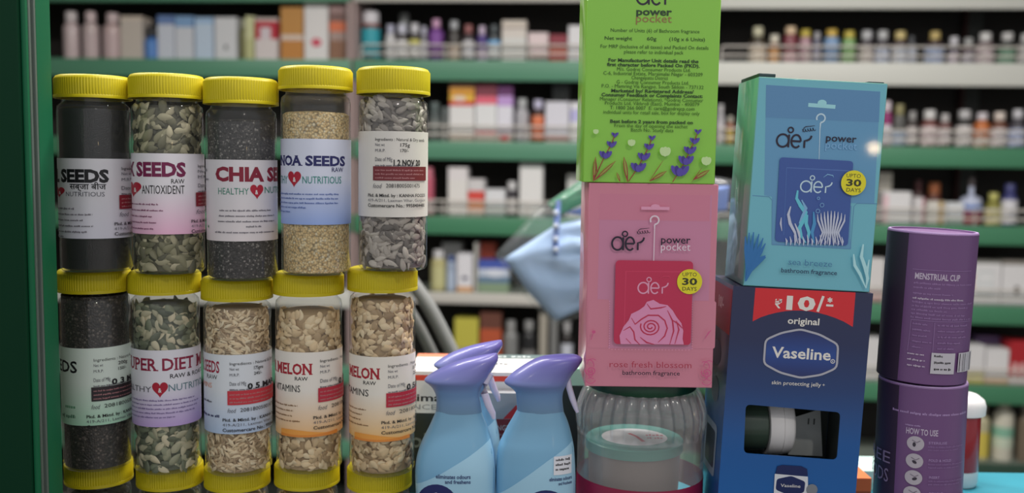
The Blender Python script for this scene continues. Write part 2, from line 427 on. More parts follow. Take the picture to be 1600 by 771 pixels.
class JarFrame: pass
def make_jar(label, X, Y, z0, z1, Rl, lid_h, fill_top, content, label_z, label_mat, design=None, group=None):
    """one jar: base z0, lid top z1; local -Y looks at the camera"""
    rz = math.atan2(-X, Y)
    root = thing('seed_jar', label, 'jar', (X, Y, z0), (0, 0, rz), group)
    H = z1-z0; Rb = Rl-.0017; zl = H-lid_h
    mb = MB()                                  # lid: ribbed skirt with rounded top and a small lower flange
    nr = 84
    def rf(r, a, z): return r+(0.00028*math.cos(a*nr) if zl+.003 < z < H-.0035 else 0)
    mb.lathe([(Rl-.002, zl), (Rl+.0004, zl), (Rl+.0004, zl+.0025), (Rl, zl+.003), (Rl, zl+.0031), (Rl, H-.0036), (Rl-.0003, H-.003), (Rl-.0018, H-.0008), (Rl-.004, H), (0.0005, H)], YEL, nr*4, True, rf=rf)
    mb.build('lid', root)
    mb = MB()
    mb.lathe([(Rb*.86, .0008), (Rb-.002, .0012), (Rb, .004), (Rb, zl-.012), (Rb-.0008, zl-.007), (Rb-.0045, zl-.0035), (Rb-.005, zl+.004)], PET, 56, True, cap0=True)
    mb.build('jar_body', root)
    mb = MB(); Ri = Rb-.0012; kind, cm, shape, dens = content
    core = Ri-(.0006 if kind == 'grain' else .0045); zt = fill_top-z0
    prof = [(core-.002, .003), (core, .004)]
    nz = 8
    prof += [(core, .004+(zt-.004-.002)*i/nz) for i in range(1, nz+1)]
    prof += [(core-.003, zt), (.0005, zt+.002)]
    mb.lathe(prof, cm, 48, True, cap0=True); mb.tint = [0.15]*len(mb.v)  # darker core tint: shade in the gaps between seeds put into colour
    if kind != 'grain':
        rnd = random.Random(int(X*1e5)+int(z0*1e4))
        za = label_z[0]-z0; zb = label_z[1]-z0
        scatter(mb, Ri, .006, za+.006, shape, cm, rnd, dens); scatter(mb, Ri, zb-.006, zt-.001, shape, cm, rnd, dens, 0.006)
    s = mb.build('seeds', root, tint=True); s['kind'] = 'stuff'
    if label_mat:
        lb = MB(); RL = Rb+.00025; a = label_z[0]-z0; b = label_z[1]-z0
        n = 72; rows = []
        for z in (a, b): rows.append([((RL)*math.sin(t), -RL*math.cos(t), z) for t in [(-176+352*i/n)*PI/180 for i in range(n+1)]])
        lb.rings(rows, label_mat, True, closed=False)
        D = Decal(lambda u, v, off: ((RL+off)*math.sin(u/RL), -(RL+off)*math.cos(u/RL), v), cut=.0025); D.mb = lb
        def uv(px, py):
            z = at(px, py, Y-Rb*.9).z
            cx, _ = project((X, Y, z)); rp = Rb*F/(Vector((X, Y, z))-CAM).dot(_f)*1.0
            q = (px-cx)/rp; t = math.asin(max(-1, min(1, q)))+(q-max(-1, min(1, q)))*1.1
            return RL*t, z-z0
        if design:
            J = JarFrame(); J.D = D; J.uv = uv; J.k = mpp(Y-Rb); design(J)
        lb.build('label', root, sharp=0, fix=False)
    return root
def T(J, txt, x0, x1, yt, yb, m, bold=0.0, shear=0.0, serif=False):
    u0, v0 = J.uv(x0, yb); u1, v1 = J.uv(x1, yb)
    J.D.text(txt, u0, u1, (J.uv((x0+x1)/2, yb))[1], (yb-yt)*J.k, m, bold, shear, serif)
def B(J, x0, x1, y, h, m, seed=0):
    u0, v = J.uv(x0, y); u1, _ = J.uv(x1, y); J.D.bars(u0, u1, v, h*J.k, m, seed)
def R(J, x0, x1, yt, yb, m):
    u0, v0 = J.uv(x0, yb); u1, v1 = J.uv(x1, yt); J.D.rect(u0, u1, v0, v1, m)
def HT(J, x0, x1, yt, yb):
    u0, v0 = J.uv(x0, yb); u1, v1 = J.uv(x1, yt)
    J.D.heart((u0+u1)/2, (v0+v1)/2, u1-u0, (v1-v0), HEART)
    T(J, '&', (x0*.62+x1*.38), (x0*.4+x1*.6), yt+(yb-yt)*.35, yt+(yb-yt)*.65, WHITE_T, .02)
def panel(J, x0, y0, box, wt, price, stamp, w=76, words=True):
    sx = w/76.0
    X_ = lambda a: x0+a*sx
    T(J, 'Ingredients : Natural & Dry seeds', X_(3), X_(76), y0, y0+4.6, BLACK_T)
    T(J, 'Net wt', X_(3), X_(17), y0+8, y0+12.5, GREY_T); T(J, wt, X_(40), X_(54), y0+8, y0+13.5, BLACK_T, .01)
    T(J, 'M.R.P.', X_(3), X_(18), y0+17, y0+21.5, GREY_T); T(J, price, X_(40), X_(52), y0+17, y0+22, BLACK_T, .01)
    T(J, 'Date of Mfg', X_(3), X_(28), y0+30, y0+36, GREY_T)
    B(J, X_(3), X_(62), y0+43.5, 2.2, BARS_T, 3)
    T(J, stamp, X_(30), X_(69), y0+33.5, y0+43, BLACK_T, .035)
    R(J, X_(0), X_(78), y0+45, y0+66, box)
    for i in range(3): B(J, X_(3), X_(74-12*(i == 2)), y0+51+6*i, 2.2, mat((186, 130, 132), .5, 1.0), i)
    T(J, 'food', X_(0), X_(13), y0+71, y0+78, GREY_T, 0, .3); T(J, '20818005001475', X_(19), X_(68), y0+71.5, y0+77.5, BLACK_T)
    T(J, 'Pkd. & Mktd. by : KANHA FOODS', X_(-7), X_(76), y0+87, y0+92, BLACK_T, .015)
    T(J, '419-A/211, Laxman Vihar, Gurgaon', X_(-7), X_(76), y0+95, y0+99.5, GREY_T)
    T(J, 'Customercare No.: 9958484480', X_(-7), X_(75), y0+102.5, y0+108, BLACK_T, .015)

def d1(J):
    T(J, 'BASIL SEEDS', 50, 168, 263, 284, BLACK_T, .05); T(J, 'सब्जा बीज', 114, 164, 287, 296, BLACK_T, .015)
    HT(J, 94, 107, 293, 310); T(J, 'NUTRITIOUS', 109, 162, 300, 307, GREY_T)
    for i in range(5): B(J, 92, (120, 145, 132, 146, 138)[i], 327+9*i, 2.4, BARS_T, i)
    B(J, 90, 106, 371, 2.4, BARS_T, 8)
    panel(J, 182, 262, RED_B, '175g', '160/-', '1 2 NOV')
def d2(J):
    MAR = mat((112, 22, 70), .5, 1.2)
    T(J, 'MIX SEEDS', 184, 288, 252, 275, MAR, .045); T(J, 'RAW', 267, 286, 280, 287, BLACK_T, .01)
    HT(J, 208, 225, 285, 309); T(J, 'ANTIOXIDENT', 226, 286, 290, 303, BLACK_T, .0)
    T(J, 'RICH IN', 186, 207, 292, 302, MAR)
    for i in range(5): B(J, 204, (250, 256, 240, 246, 242)[i], 320+9.5*i, 2.2, mat((120, 60, 95), .5, 1.2), i)
    panel(J, 302, 258, RED_B, '175g', '150/-', '1 2 NOV')
def d3(J):
    DR = mat((125, 18, 45), .5, 1.2); GN = mat((40, 120, 100), .5, 1.2)
    T(J, 'CHIA SEEDS', 340, 470, 260, 283, DR, .05); T(J, 'HEALTHY', 344, 388, 294, 304, GN)
    HT(J, 390, 409, 289, 312); T(J, 'NUTRITIOUS', 411, 466, 293, 303, GN)
    for i in range(5): B(J, (346, 345, 344, 384, 340)[i], (420, 425, 425, 406, 425)[i], 330+8.5*i, 2.4, BARS_T, i)
    J.D.ellipse(*J.uv(330, 355), .0009, .0013, mat((30, 120, 70), .5, 1.2))
    B(J, 318, 328, 268, 4, GREY_T, 1); B(J, 316, 330, 282, 3.5, GREY_T, 2)
def d4(J):
    NV = mat((32, 34, 92), .5, 1.2); GN = mat((30, 128, 118), .5, 1.2); BL = mat((90, 110, 165), .5, 1.2)
    T(J, 'QUINOA', 416, 474, 242, 258, NV, .04, 0, True); T(J, 'SEEDS', 478, 537, 243, 259, NV, .04, 0, True)
    T(J, 'RAW', 517, 534, 262, 269, NV, .01); T(J, 'HEALTHY', 424, 452, 275, 287, GN); HT(J, 453, 472, 268, 293); T(J, 'NUTRITIOUS', 474, 531, 276, 287, GN)
    for i in range(5): B(J, 436, (528, 526, 526, 480, 456)[min(4, i)], 304+7*i, 2.4, BL, i)
def d5(J):
    T(J, 'NUTRITIOUS', 500, 560, 256, 264, NAVY_T); B(J, 545, 560, 252, 5, BLACK_T, 2)
    for i in range(3): B(J, 540, 561, 306+7*i, 3, NAVY_T, i)
    panel(J, 585, 216, mat((112, 38, 44), .5, 1.2), '175g', '170/-', '1 2 NOV 20')
NAVY_T = mat((45, 50, 95), .5, 1.2)
def e1(J):
    T(J, 'SEEDS', 80, 124, 563, 582, BLACK_T, .02); B(J, 108, 122, 638, 5, mat((90, 140, 110), .5), 1); B(J, 104, 122, 653, 5, mat((70, 110, 90), .5), 2)
    panel(J, 144, 561, mat((48, 40, 44), .5, 1.1), '200g', '150/-', '0 3 MAY', 70)
def e2(J):
    DR = mat((135, 26, 60), .5, 1.2); GN = mat((85, 120, 130), .5, 1.2)
    T(J, 'SUPER DIET MIX', 207, 326, 559, 579, DR, .02, 0, True); T(J, 'RAW & ROASTED', 265, 316, 585, 592, BLACK_T, .01)
    HT(J, 240, 262, 597, 621); T(J, 'HEALTHY', 198, 239, 603, 612, GREY_T); T(J, 'NUTRITIOUS', 263, 318, 601, 612, GN)
    for i in range(5): B(J, 212, (300, 306, 304, 300, 272)[i], 626+6.5*i, 2.2, mat((120, 105, 150), .5, 1.2), i)
def e3(J):
    DR = mat((150, 22, 55), .5, 1.2)
    T(J, 'CUCUMBER SEEDS', 268, 345, 563, 582, DR, .02, 0, True); T(J, 'RAW', 327, 342, 586, 593, BLACK_T)
    T(J, 'VITAMINS', 308, 334, 599, 607, mat((190, 120, 90), .5)); B(J, 318, 345, 652, 4, NAVY_T, 4); B(J, 318, 334, 630, 3, GREY_T, 5)
    panel(J, 357, 566, mat((190, 50, 62), .5, 1.2), '175gms', '245/-', '0 5 MAR', 72)
def e4(J, dx=0, dy=0, x1=488):
    DR = mat((160, 20, 40), .5, 1.2)
    T(J, 'WATER MELON', 385+dx, x1, 566+dy, 584+dy, DR, .03, 0, True); T(J, 'RAW', 462+dx, 481+dx, 588+dy, 594+dy, BLACK_T, .01)
    HT(J, 414+dx, 433+dx, 590+dy, 613+dy); T(J, 'VITAMINS', 435+dx, 470+dx, 601+dy, 612+dy, BLACK_T)
    for i in range(4): B(J, 427+dx, (466, 460, 458, 470)[i]+dx, 634+8*i+dy, 2.2, mat((130, 95, 60), .5, 1.2), i)
    D = J.D; O1 = mat((206, 140, 62), .45); O2 = mat((196, 120, 50), .45)
    u0, vb = J.uv(432+dx, 684+dy); v0 = vb
    pts = lambda h, ph: [(u, vb+h*(.5+.5*math.cos(u*60+ph))+.0035) for u in [(-.03+.06*i/14) for i in range(15)]]
    D.fill([(-.03, vb+.0015)]+pts(.005, 1.2)+[(.03, vb+.0015)], O1); D.fill([(-.03, vb+.0015)]+pts(.002, 3.6)+[(.03, vb+.0015)], O2)
    panel(J, 496+dx, 563+dy, mat((178, 40, 60), .5, 1.2), '175g', '225/-', '0 5 MAR', 76)
def e5(J): e4(J, 107, 7, 594)

SUN = seed_mat((84, 79, 76), (158, 150, 143), (190, 183, 174), 1.25); PUMP = seed_mat((56, 56, 42), (122, 119, 92), (182, 174, 146), 1.4)
PUMP2 = seed_mat((56, 62, 50), (112, 118, 96), (186, 176, 150), 1.6); MEL = seed_mat((132, 108, 76), (196, 172, 134), (216, 198, 164), 1.5); CUC = seed_mat((134, 112, 86), (196, 176, 144), (216, 202, 174), 1.6)
S_SUN = seed_shape(.0142, .0060, .0034, 'drop'); S_PUMP = seed_shape(.0135, .0070, .0026, 'drop'); S_MEL = seed_shape(.0102, .0064, .0022, 'drop'); S_CUC = seed_shape(.0098, .0032, .0018, 'both')
QUIN = grain_mat((188, 158, 108), (226, 204, 156), 500, (234, 220, 186), 1.5); CHIA = grain_mat((38, 37, 39), (70, 67, 67), 640, (136, 132, 128), 1.25)
BAS = grain_mat((19, 20, 23), (27, 27, 30), 900, None, .8, .25); FLAX = grain_mat((30, 27, 27), (62, 54, 48), 520, (110, 100, 92), 1.1, .4)
def lm(c0, c1, za, zb, p=.55): return grad_mat([(0.0, c1), (p, c0)], za, zb, .42, 1.45)
ROWS = [(0.90, .0337), (0.92, .0334), (0.94, .0319)]
bot = [(155, 732, 766), (266, 736, 770), (371, 739, 772), (480, 735, 769), (593, 740, 774)]
mid = [(151, 426, 461), (260, 429, 463), (372, 439, 473), (483, 431, 465), (597.5, 424, 459)]
top = [(149, 115, 152), (263, 113, 152), (378, 119, 161), (494, 101, 138), (614.5, 102, 145)]
bl_txt = ['first', 'second', 'third', 'fourth', 'fifth']
zb_lid = []; zm_lid = []
def lidz(cx, y, Y, Rl): return at(cx, y, Y-Rl).z
Y, Rl = ROWS[2]
fillers = [('grain', FLAX, None, 0), ('seed', PUMP2, S_PUMP, 3.0), ('seed', CUC, S_CUC, 3.0), ('seed', MEL, S_MEL, 3.0), ('seed', MEL, S_MEL, 3.0)]
und = ['under the dark seed jar with pale green label', 'under the super diet mix jar', 'under the jar of slender beige seeds', 'under the melon jar below the quinoa jar', 'under the melon jar beside the spray bottles']
for i, (cx, yl, yb) in enumerate(bot):
    X = at(cx, (yl+yb)/2, Y).x; z1 = lidz(cx, yl, Y, Rl); zb_lid.append(z1); lh = z1-lidz(cx, yb, Y, Rl)
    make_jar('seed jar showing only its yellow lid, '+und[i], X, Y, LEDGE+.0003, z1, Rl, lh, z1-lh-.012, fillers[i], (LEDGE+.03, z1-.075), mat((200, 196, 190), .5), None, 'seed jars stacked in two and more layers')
Y, Rl = ROWS[1]
mids = [('jar of dark seeds with pale green label, lower left beside green post', ('grain', FLAX, None, 0), 463, (546, 667), ((196, 206, 198), (158, 196, 172)), e1),
        ('jar labelled super diet mix, full of green pumpkin seeds', ('seed', PUMP2, S_PUMP, 3.0), 481, (549, 669), ((200, 198, 206), (166, 142, 190)), e2),
        ('jar of slender beige seeds with blue tinted label, under the chia jar', ('seed', CUC, S_CUC, 3.4), 487, (556, 680), ((196, 200, 206), (160, 178, 204)), e3),
        ('jar labelled melon standing under the quinoa jar', ('seed', MEL, S_MEL, 3.4), 492, (552, 684), ((212, 206, 198), (212, 168, 112)), e4),
        ('jar labelled melon under the sunflower seed jar, next to spray bottles', ('seed', MEL, S_MEL, 3.4), 473, (559, 688), ((212, 206, 196), (214, 172, 108)), e5)]
for i, (cx, yl, yb) in enumerate(mid):
    lab, con, yfill, (la, lb_), (c0, c1), ds = mids[i]
    X = at(cx, 580, Y).x; z1 = lidz(cx, yl, Y, Rl); zm_lid.append(z1); lh = z1-lidz(cx, yb, Y, Rl); z0 = zb_lid[i]+.0003
    lz = (lidz(cx, lb_, Y, Rl), lidz(cx, la, Y, Rl))
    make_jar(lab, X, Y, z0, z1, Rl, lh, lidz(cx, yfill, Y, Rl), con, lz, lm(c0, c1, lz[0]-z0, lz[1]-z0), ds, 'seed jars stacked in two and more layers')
Y, Rl = ROWS[0]
tops = [('jar of nearly black basil seeds, leftmost in the upper row', ('grain', BAS, None, 0), 166, (248, 374), ((186, 184, 190), (186, 184, 196)), d1),
        ('jar of mixed green seeds with maroon lettering and pink tinted label', ('seed', PUMP, S_PUMP, 3.0), 164, (240, 367), ((202, 198, 204), (206, 158, 184)), d2),
        ('jar labelled chia, full of dark speckled seeds', ('grain', CHIA, None, 0), 187, (250, 378), ((190, 186, 190), (196, 188, 190)), d3),
        ('jar labelled quinoa, full of fine beige grain', ('grain', QUIN, None, 0), 174, (217, 352), ((192, 196, 212), (128, 150, 200)), d4),
        ('jar of grey sunflower seeds with white printed label, rightmost in the upper row', ('seed', SUN, S_SUN, 3.2), 152, (205, 340), ((196, 192, 186), (196, 192, 186)), d5)]
for i, (cx, yl, yb) in enumerate(top):
    lab, con, yfill, (la, lb_), (c0, c1), ds = tops[i]
    X = at(cx, 270, Y).x; z1 = lidz(cx, yl, Y, Rl); lh = z1-lidz(cx, yb, Y, Rl); z0 = zm_lid[i]+.0003
    lz = (lidz(cx, lb_, Y, Rl), lidz(cx, la, Y, Rl))
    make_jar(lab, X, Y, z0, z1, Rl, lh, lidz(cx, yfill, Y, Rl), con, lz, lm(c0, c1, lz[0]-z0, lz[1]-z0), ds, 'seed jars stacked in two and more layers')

# ------------------------------------------------------------------ spray bottles
def sup(n, k=36):
    out = []
    for j in range(k):
        t = 2*PI*j/k; c, s = math.cos(t), math.sin(t)
        out.append((math.copysign(abs(c)**(2/n), c), math.copysign(abs(s)**(2/n), s)))
    return out
def loft_px(mb, rows, Y, X0, Z0, m, n=2.3, dmax=.02, kd=.75, cap0=True, cap1=True):
    """rows (y, xl, xr) in pixels at depth Y -> stacked rounded sections, local to (X0, Y, Z0)"""
    R_ = []; info = []
    sp = sup(n)
    for row in rows:
        y, xl, xr = row[:3]
        a = at(xl, y, Y); b = at(xr, y, Y); cx = (a.x+b.x)/2-X0; hw = (b.x-a.x)/2; z = (a.z+b.z)/2-Z0
        hd = row[3] if len(row) > 3 else min(dmax, hw*kd)
        R_.append([(cx+hw*p[0], hd*p[1], z) for p in sp]); info.append((z, cx, hw, hd))
    mb.rings(R_, m, True, cap0, cap1)
    return info
def smooth_rows(rows, k=4):
    out = []
    for i in range(len(rows)-1):
        for j in range(k):
            t = j/k
            p0 = rows[max(i-1, 0)]; p1 = rows[i]; p2 = rows[i+1]; p3 = rows[min(i+2, len(rows)-1)]
            out.append(tuple(.5*((2*p1[q])+(-p0[q]+p2[q])*t+(2*p0[q]-5*p1[q]+4*p2[q]-p3[q])*t*t+(-p0[q]+3*p1[q]-3*p2[q]+p3[q])*t**3) for q in range(len(p1))))
    out.append(rows[-1]); return out
NAVY = mat((28, 36, 96), .35, 1.2, coat=.3); PALEB = mat((150, 190, 212), .35, 1.35, coat=.3)
TRIG = mat((188, 184, 206), .3, 1.4, sss=.2)
def spray(label, Y, cxp, head, body, trig, dia, oval, texts, sticker=None):
    X0 = at(cxp, 700, Y).x; Z0 = CT+.0003
    root = thing('spray_bottle', label, 'air freshener', (X0, Y, Z0), group='blue spray bottles')
    zt = at(cxp, head[0][0], Y).z-Z0; zm = at(cxp, head[-1][0], Y).z-Z0
    zb = at(cxp, 771, Y).z-Z0
    hm = grad_mat([(0.0, (92, 124, 152)), (.35, (98, 130, 172)), (.62, (112, 116, 174)), (1.0, (96, 90, 162))], zm, zt, .35, 1.35, .2)
    bmt = grad_mat([(0.0, (104, 156, 198)), (.6, (112, 162, 194)), (1.0, (106, 150, 178))], 0, zm, .32, 1.35, .2)
    mb = MB(); loft_px(mb, smooth_rows(head), Y, X0, Z0, hm, 2.2, .019, .62); hd_ = mb.build('spray_head', root, sharp=60)
    py0 = body[-1]
    k = (CT+.0003 - at(cxp, 771, Y).z)
    ybase = 771
    while at(cxp, ybase, Y).z > CT+.0003: ybase += 0.5
    rows = smooth_rows(body+[(ybase-12, body[-1][1]+2, body[-1][2]-2), (ybase-3, body[-1][1]+3, body[-1][2]-3), (ybase, body[-1][1]+8, body[-1][2]-8)], 4)
    mb = MB(); info = loft_px(mb, rows, Y, X0, Z0, bmt, 2.4, .024, .62)
    zs = [i[0] for i in info][::-1]; cs = [i[1] for i in info][::-1]; hs = [i[2] for i in info][::-1]; ds = [i[3] for i in info][::-1]
    def surf(u, v, off):
        c = float(np.interp(v, zs, cs)); h = float(np.interp(v, zs, hs)); d = float(np.interp(v, zs, ds))
        q = max(-.985, min(.985, (u-c)/h)); return (c+q*h, -d*(1-abs(q)**2.4)**(1/2.4)-off*3, v)
    D = Decal(surf, cut=.0025, cutv=.003); D.mb = mb
    L = lambda x, y: (at(x, y, Y).x-X0, at(x, y, Y).z-Z0)
    yb_ = ybase-14
    xl = dia[0][0]; xr = dia[-1][0]
    pts = [L(*p) for p in dia]
    D.fill(pts+[L(xr, yb_), L(xl-6, yb_)], PALEB)
    ox, oy, ow, oh = oval; c = L(ox, oy)
    D.ellipse(c[0], c[1], ow*mpp(Y), oh*mpp(Y), NAVY)
    D.text('ambi', c[0]-ow*.72*mpp(Y), c[0]+ow*.75*mpp(Y), L(ox, oy+8)[1], 17*mpp(Y), WHITE_T, -.005, .25)
    a = ow*.9*mpp(Y)
    D.stroke([(c[0]-a*.45, c[1]+oh*.52*mpp(Y)), (c[0]-a*.05, c[1]+oh*.62*mpp(Y)), (c[0]+a*.3, c[1]+oh*.48*mpp(Y))], [.0003, .0016, .0003], WHITE_T)
    for (t, x0, x1, yt, yb2) in texts: D.text(t, L(x0, yb2)[0], L(x1, yb2)[0], L(x0, yb2)[1], (yb2-yt)*mpp(Y), NAVY, .012)
    if sticker:
        x0, x1, y0, y1 = sticker; D.rect(L(x0, y0)[0], L(x1, y0)[0], L(x0, y1)[1], L(x0, y0)[1], mat((205, 205, 212), .4))
        for i in range(3): D.bars(L(x0+3, y0)[0], L(x1-2, y0)[0], L(x0, y0+7+i*7)[1], 3.2*mpp(Y), BLACK_T, i)
    mb.build('bottle_body', root, sharp=60, fix=False)
    mb = MB(); p3 = [(at(x, y, Y).x-X0, -.002, at(x, y, Y).z-Z0) for x, y, r in trig]
    mb.tube(p3, [r*mpp(Y) for x, y, r in trig], TRIG, 12); mb.build('trigger', hd_)
    return root
b1 = spray('light blue spray bottle with purple head next to the melon jar, another behind it', .89, 713,
      [(552, 772, 776), (556, 752, 778), (562, 726, 778), (569, 705, 774), (577, 687, 769), (586, 672, 764), (594, 663, 759), (600, 669, 755), (607, 676, 751), (618, 681, 749), (630, 682, 751), (643, 681, 753)],
      [(641, 682, 751), (655, 676, 757), (670, 669, 763), (690, 659, 769), (711, 652, 773), (735, 649, 775), (771, 650, 774), (830, 652, 772)],
      [(767, 583, 5), (758, 598, 6), (757, 614, 6), (763, 632, 6), (770, 646, 5), (772, 654, 3)],
      [(649, 752), (690, 730), (735, 703), (776, 676)], (686, 781, 34, 38),
      [('eliminates odours', 684, 737, 729, 735.5), ('and freshens', 698, 737, 737, 743)])
def copy_tree(o, parent=None):
    c = o.copy(); COL.objects.link(c)
    if parent: c.parent = parent
    for ch in list(o.children): copy_tree(ch, c)
    return c
b3 = copy_tree(b1); b3['label'] = 'blue spray bottle mostly hidden behind another, only its purple head top and trigger showing'
P = at(724, 700, .957); b3.location = (P.x, .957, CT+.0003)
spray('light blue spray bottle with purple head beside the clear ribbed jar', .89, 838,
      [(555, 868, 902), (558, 848, 908), (562, 836, 910), (568, 824, 907), (575, 813, 902), (582, 803, 896), (590, 794, 891), (598, 788, 887), (605, 797, 883), (613, 805, 880), (625, 807, 879), (643, 808, 881)],
      [(641, 808, 880), (655, 800, 886), (667, 793, 890), (683, 785, 894), (700, 778, 897), (735, 775, 899), (771, 775, 899), (830, 777, 897)],
      [(886, 588, 5), (889, 605, 5), (894, 622, 5), (899, 636, 4), (902, 644, 2.5)],
      [(775, 768), (815, 738), (855, 709), (899, 682)], (851, 782, 34, 30),
      [('eliminates odours', 857, 892, 734, 740), ('and freshens', 871, 892, 742, 747)], (864, 892, 703, 731))

# ------------------------------------------------------------------ clear ribbed jar with a green lid
YJ = .925; PJ = at(1000, 700, YJ)
zt = CT
jar = thing('ribbed_jar', 'clear ribbed plastic jar with dark green lid under the pink box', 'jar', (PJ.x, YJ, CT+.0003))
zl = lambda y, dy=0: at(1000, y, YJ-dy).z-CT-.0003
z_sh = zl(622, .05); z_bulge = zl(670, .06); z_wai = zl(700, .06); z_lab = zl(768, .06)
rr = lambda px: px*mpp(YJ)
ZLID = zl(603, .052)             # lid top in local z; the pink box stands on it
RIB = clear_mat('clear_ribbed_plastic', (0.95, 0.95, 0.95), .13, 1.85, .2, (.8, .77, .77))
def ribf(r, a, z):
    k = max(0, min(1, (z-z_wai)/.008))*max(0, min(1, (z_sh-z+.006)/.006))
    return r-k*.0030*(1-abs(math.cos(15*a)))*1.3
mb = MB()
prof = [(rr(90), .001), (rr(98), .004), (rr(100), .012), (rr(100), z_lab), (rr(100), z_wai-.006), (rr(101), z_wai)]
prof += [(rr(101), z_wai+.004), (rr(103), (z_wai+z_bulge)/2), (rr(104), z_bulge), (rr(102), z_bulge*.7+z_sh*.3), (rr(97), z_bulge*.35+z_sh*.65), (rr(91), z_sh-.002), (rr(86), z_sh), (rr(84), z_sh+.003)]
pp = smooth_rows([(p[0], p[1]) for p in prof], 3)
mb.lathe(pp, RIB, 240, True, rf=ribf, cap0=True); mb.build('jar_body', jar, sharp=70)
GL = mat((10, 56, 36), .35, 1.2); mb = MB()
mb.lathe([(rr(80), z_sh+.001), (rr(85), z_sh+.0005), (rr(86), z_sh+.003), (rr(86), ZLID-.002), (rr(84.5), ZLID), (.0005, ZLID)], GL, 96, True, rf=lambda r, a, z: r+(.0004*math.cos(48*a) if z_sh+.002 < z < ZLID-.0015 else 0)); mb.build('lid', jar)
mb = MB(); RLb = rr(100)+.0003
mb.lathe([(RLb, .03), (RLb, z_lab)], mat((140, 30, 66), .4, 1.2), 96, True); mb.build('label', jar, fix=False)['label'] = 'dark red paper band round the jar'
# tub inside the jar
tb = thing('lidded_tub', 'small tub with teal lid and white oval sticker inside the ribbed jar', 'tub', (at(991, 690, YJ).x, YJ, CT+.004))
zt2 = at(973, 683, YJ).z-CT-.004; rt = 77*mpp(YJ)
mb = MB(); mb.lathe([(rt*.86, 0), (rt*.9, .002), (rt*.95, zt2-.008), (.0005, zt2-.008)], mat((126, 114, 108), .4, 1.3), 48, True, cap0=True); mb.build('tub_body', tb)
mb = MB(); mb.lathe([(rt, zt2-.010), (rt, zt2-.001), (rt-.001, zt2), (.0005, zt2)], mat((70, 140, 128), .4, 1.3), 64, True)
D = Decal(lambda u, v, off: (u, v, zt2+off)); D.mb = mb
D.ellipse(0, 0, rt*.68, rt*.62, mat((222, 220, 222), .4)); D.stroke([(-.004, .012), (.002, .002), (.007, -.016)], [.004, .003, .004], mat((196, 70, 80), .4)); D.bars(.012, .030, .004, .005, mat((200, 110, 120), .4), 1); D.bars(.012, .028, -.006, .004, mat((200, 110, 120), .4), 2)
mb.build('tub_lid', tb, fix=False)

# ------------------------------------------------------------------ printed cartons in front
class BoxF: pass
def box_frame(TL, TR, BR, BL, Yf, depth, H=None):
    w = [at(p[0], p[1], Yf) for p in (TL, TR, BR, BL)]
    W = ((w[1]-w[0]).length+(w[2]-w[3]).length)/2; Hv = ((w[3]-w[0]).length+(w[2]-w[1]).length)/2
    b = BoxF(); b.W = W; b.H = H or Hv; b.depth = depth; b.Y = Yf; b.k = W/(((TR[0]-TL[0])+(BR[0]-BL[0]))/2)
    b.hom = homog((TL, TR, BR, BL), ((-W/2, 0), (W/2, 0), (W/2, Hv), (-W/2, Hv)))
    tm = (w[0]+w[1])/2; bm_ = (w[2]+w[3])/2; b.lean = math.atan2(tm.x-bm_.x, tm.z-bm_.z); b.top = tm; b.bot = bm_
    def L(x, y):
        u, v = b.hom(x, y); return u, b.H-v
    b.L = L
    return b
def BT(b, txt, x0, x1, yb0, cap, m, bold=0.0, yb1=None, shear=0.0):
    u0, v0 = b.L(x0, yb0); u1, v1 = b.L(x1, yb0 if yb1 is None else yb1)
    b.D.text(txt, u0, u1, (v0+v1)/2, cap*b.k, m, bold, shear)
def BP(b, pts, m): b.D.fill([b.L(*p) for p in pts], m)
def BS(b, pts, wd, m, closed=False):
    b.D.stroke([b.L(*p) for p in pts], [x*b.k for x in wd] if isinstance(wd, (list, tuple)) else wd*b.k, m, closed)
def BE(b, x, y, rx, ry, m, rot=0): 
    u, v = b.L(x, y); b.D.ellipse(u, v, rx*b.k, ry*b.k, m, rot=rot)
def BR_(b, x0, y0, x1, y1, m, r=0, sk=0.0):
    (u0, v0), (u1, v1) = b.L(x0, y0), b.L(x1, y1)
    if r: b.D.rrect(u0, u1, v1, v0, r*b.k, m)
    else: b.D.rect(u0, u1, v1, v0, m)
def aer(b, x0, x1, yb, xh, m, wd, ringx, ringy, ringr, sk=0.0):
    """the rounded three letter word mark with its ring"""
    r = xh/2*b.k; wd *= b.k; D = b.D
    P = lambda x: b.L(x, yb+sk*(x-x0))
    u, v = P(x0); e, _ = P(x1); span = e-u; ra = span*.21; cy = v+r
    ra = span*.172; D.ring(u+ra, cy, ra, wd, m, ry=r); D.stroke([(u+2*ra, v+2*r), (u+2*ra, v-.04*r)], wd, m)
    ra = span*.135; ue = u+span*.555
    D.ring(ue, cy, ra, wd, m, 0, 318, 22, ry=r); D.stroke([(ue-ra, cy), (ue+ra, cy)], wd, m)
    ur = u+span*.80
    D.stroke([(ur, v), (ur, v+1.15*r)]+[(ur+span*.19*math.sin(t), v+1.15*r+.85*r*(1-math.cos(t)) if t < PI/2 else v+2*r) for t in (.3, .7, 1.1, 1.57)], wd, m)
    ru, rv = b.L(ringx, ringy); D.ring(ru, rv, ringr*b.k, wd*.75, m, n=16)
def script(b, x0, x1, y0, y1, m):
    pts = []; n = 26
    for i in range(n+1):
        t = i/n; pts.append((x0+(x1-x0)*t-1.2*math.sin(t*30), y1-(y1-y0)*(.25+.3*t)-(y1-y0)*.3*math.sin(t*30+1)))
    BS(b, pts, 1.0, m)
    BS(b, [(x0, y1), (x0+2, y0+2), (x0+5, y0), (x1, y0-1.5)], [.6, 1.2, 1.2, .6], m)
DARK = mat((40, 30, 52), .4, 1.0)
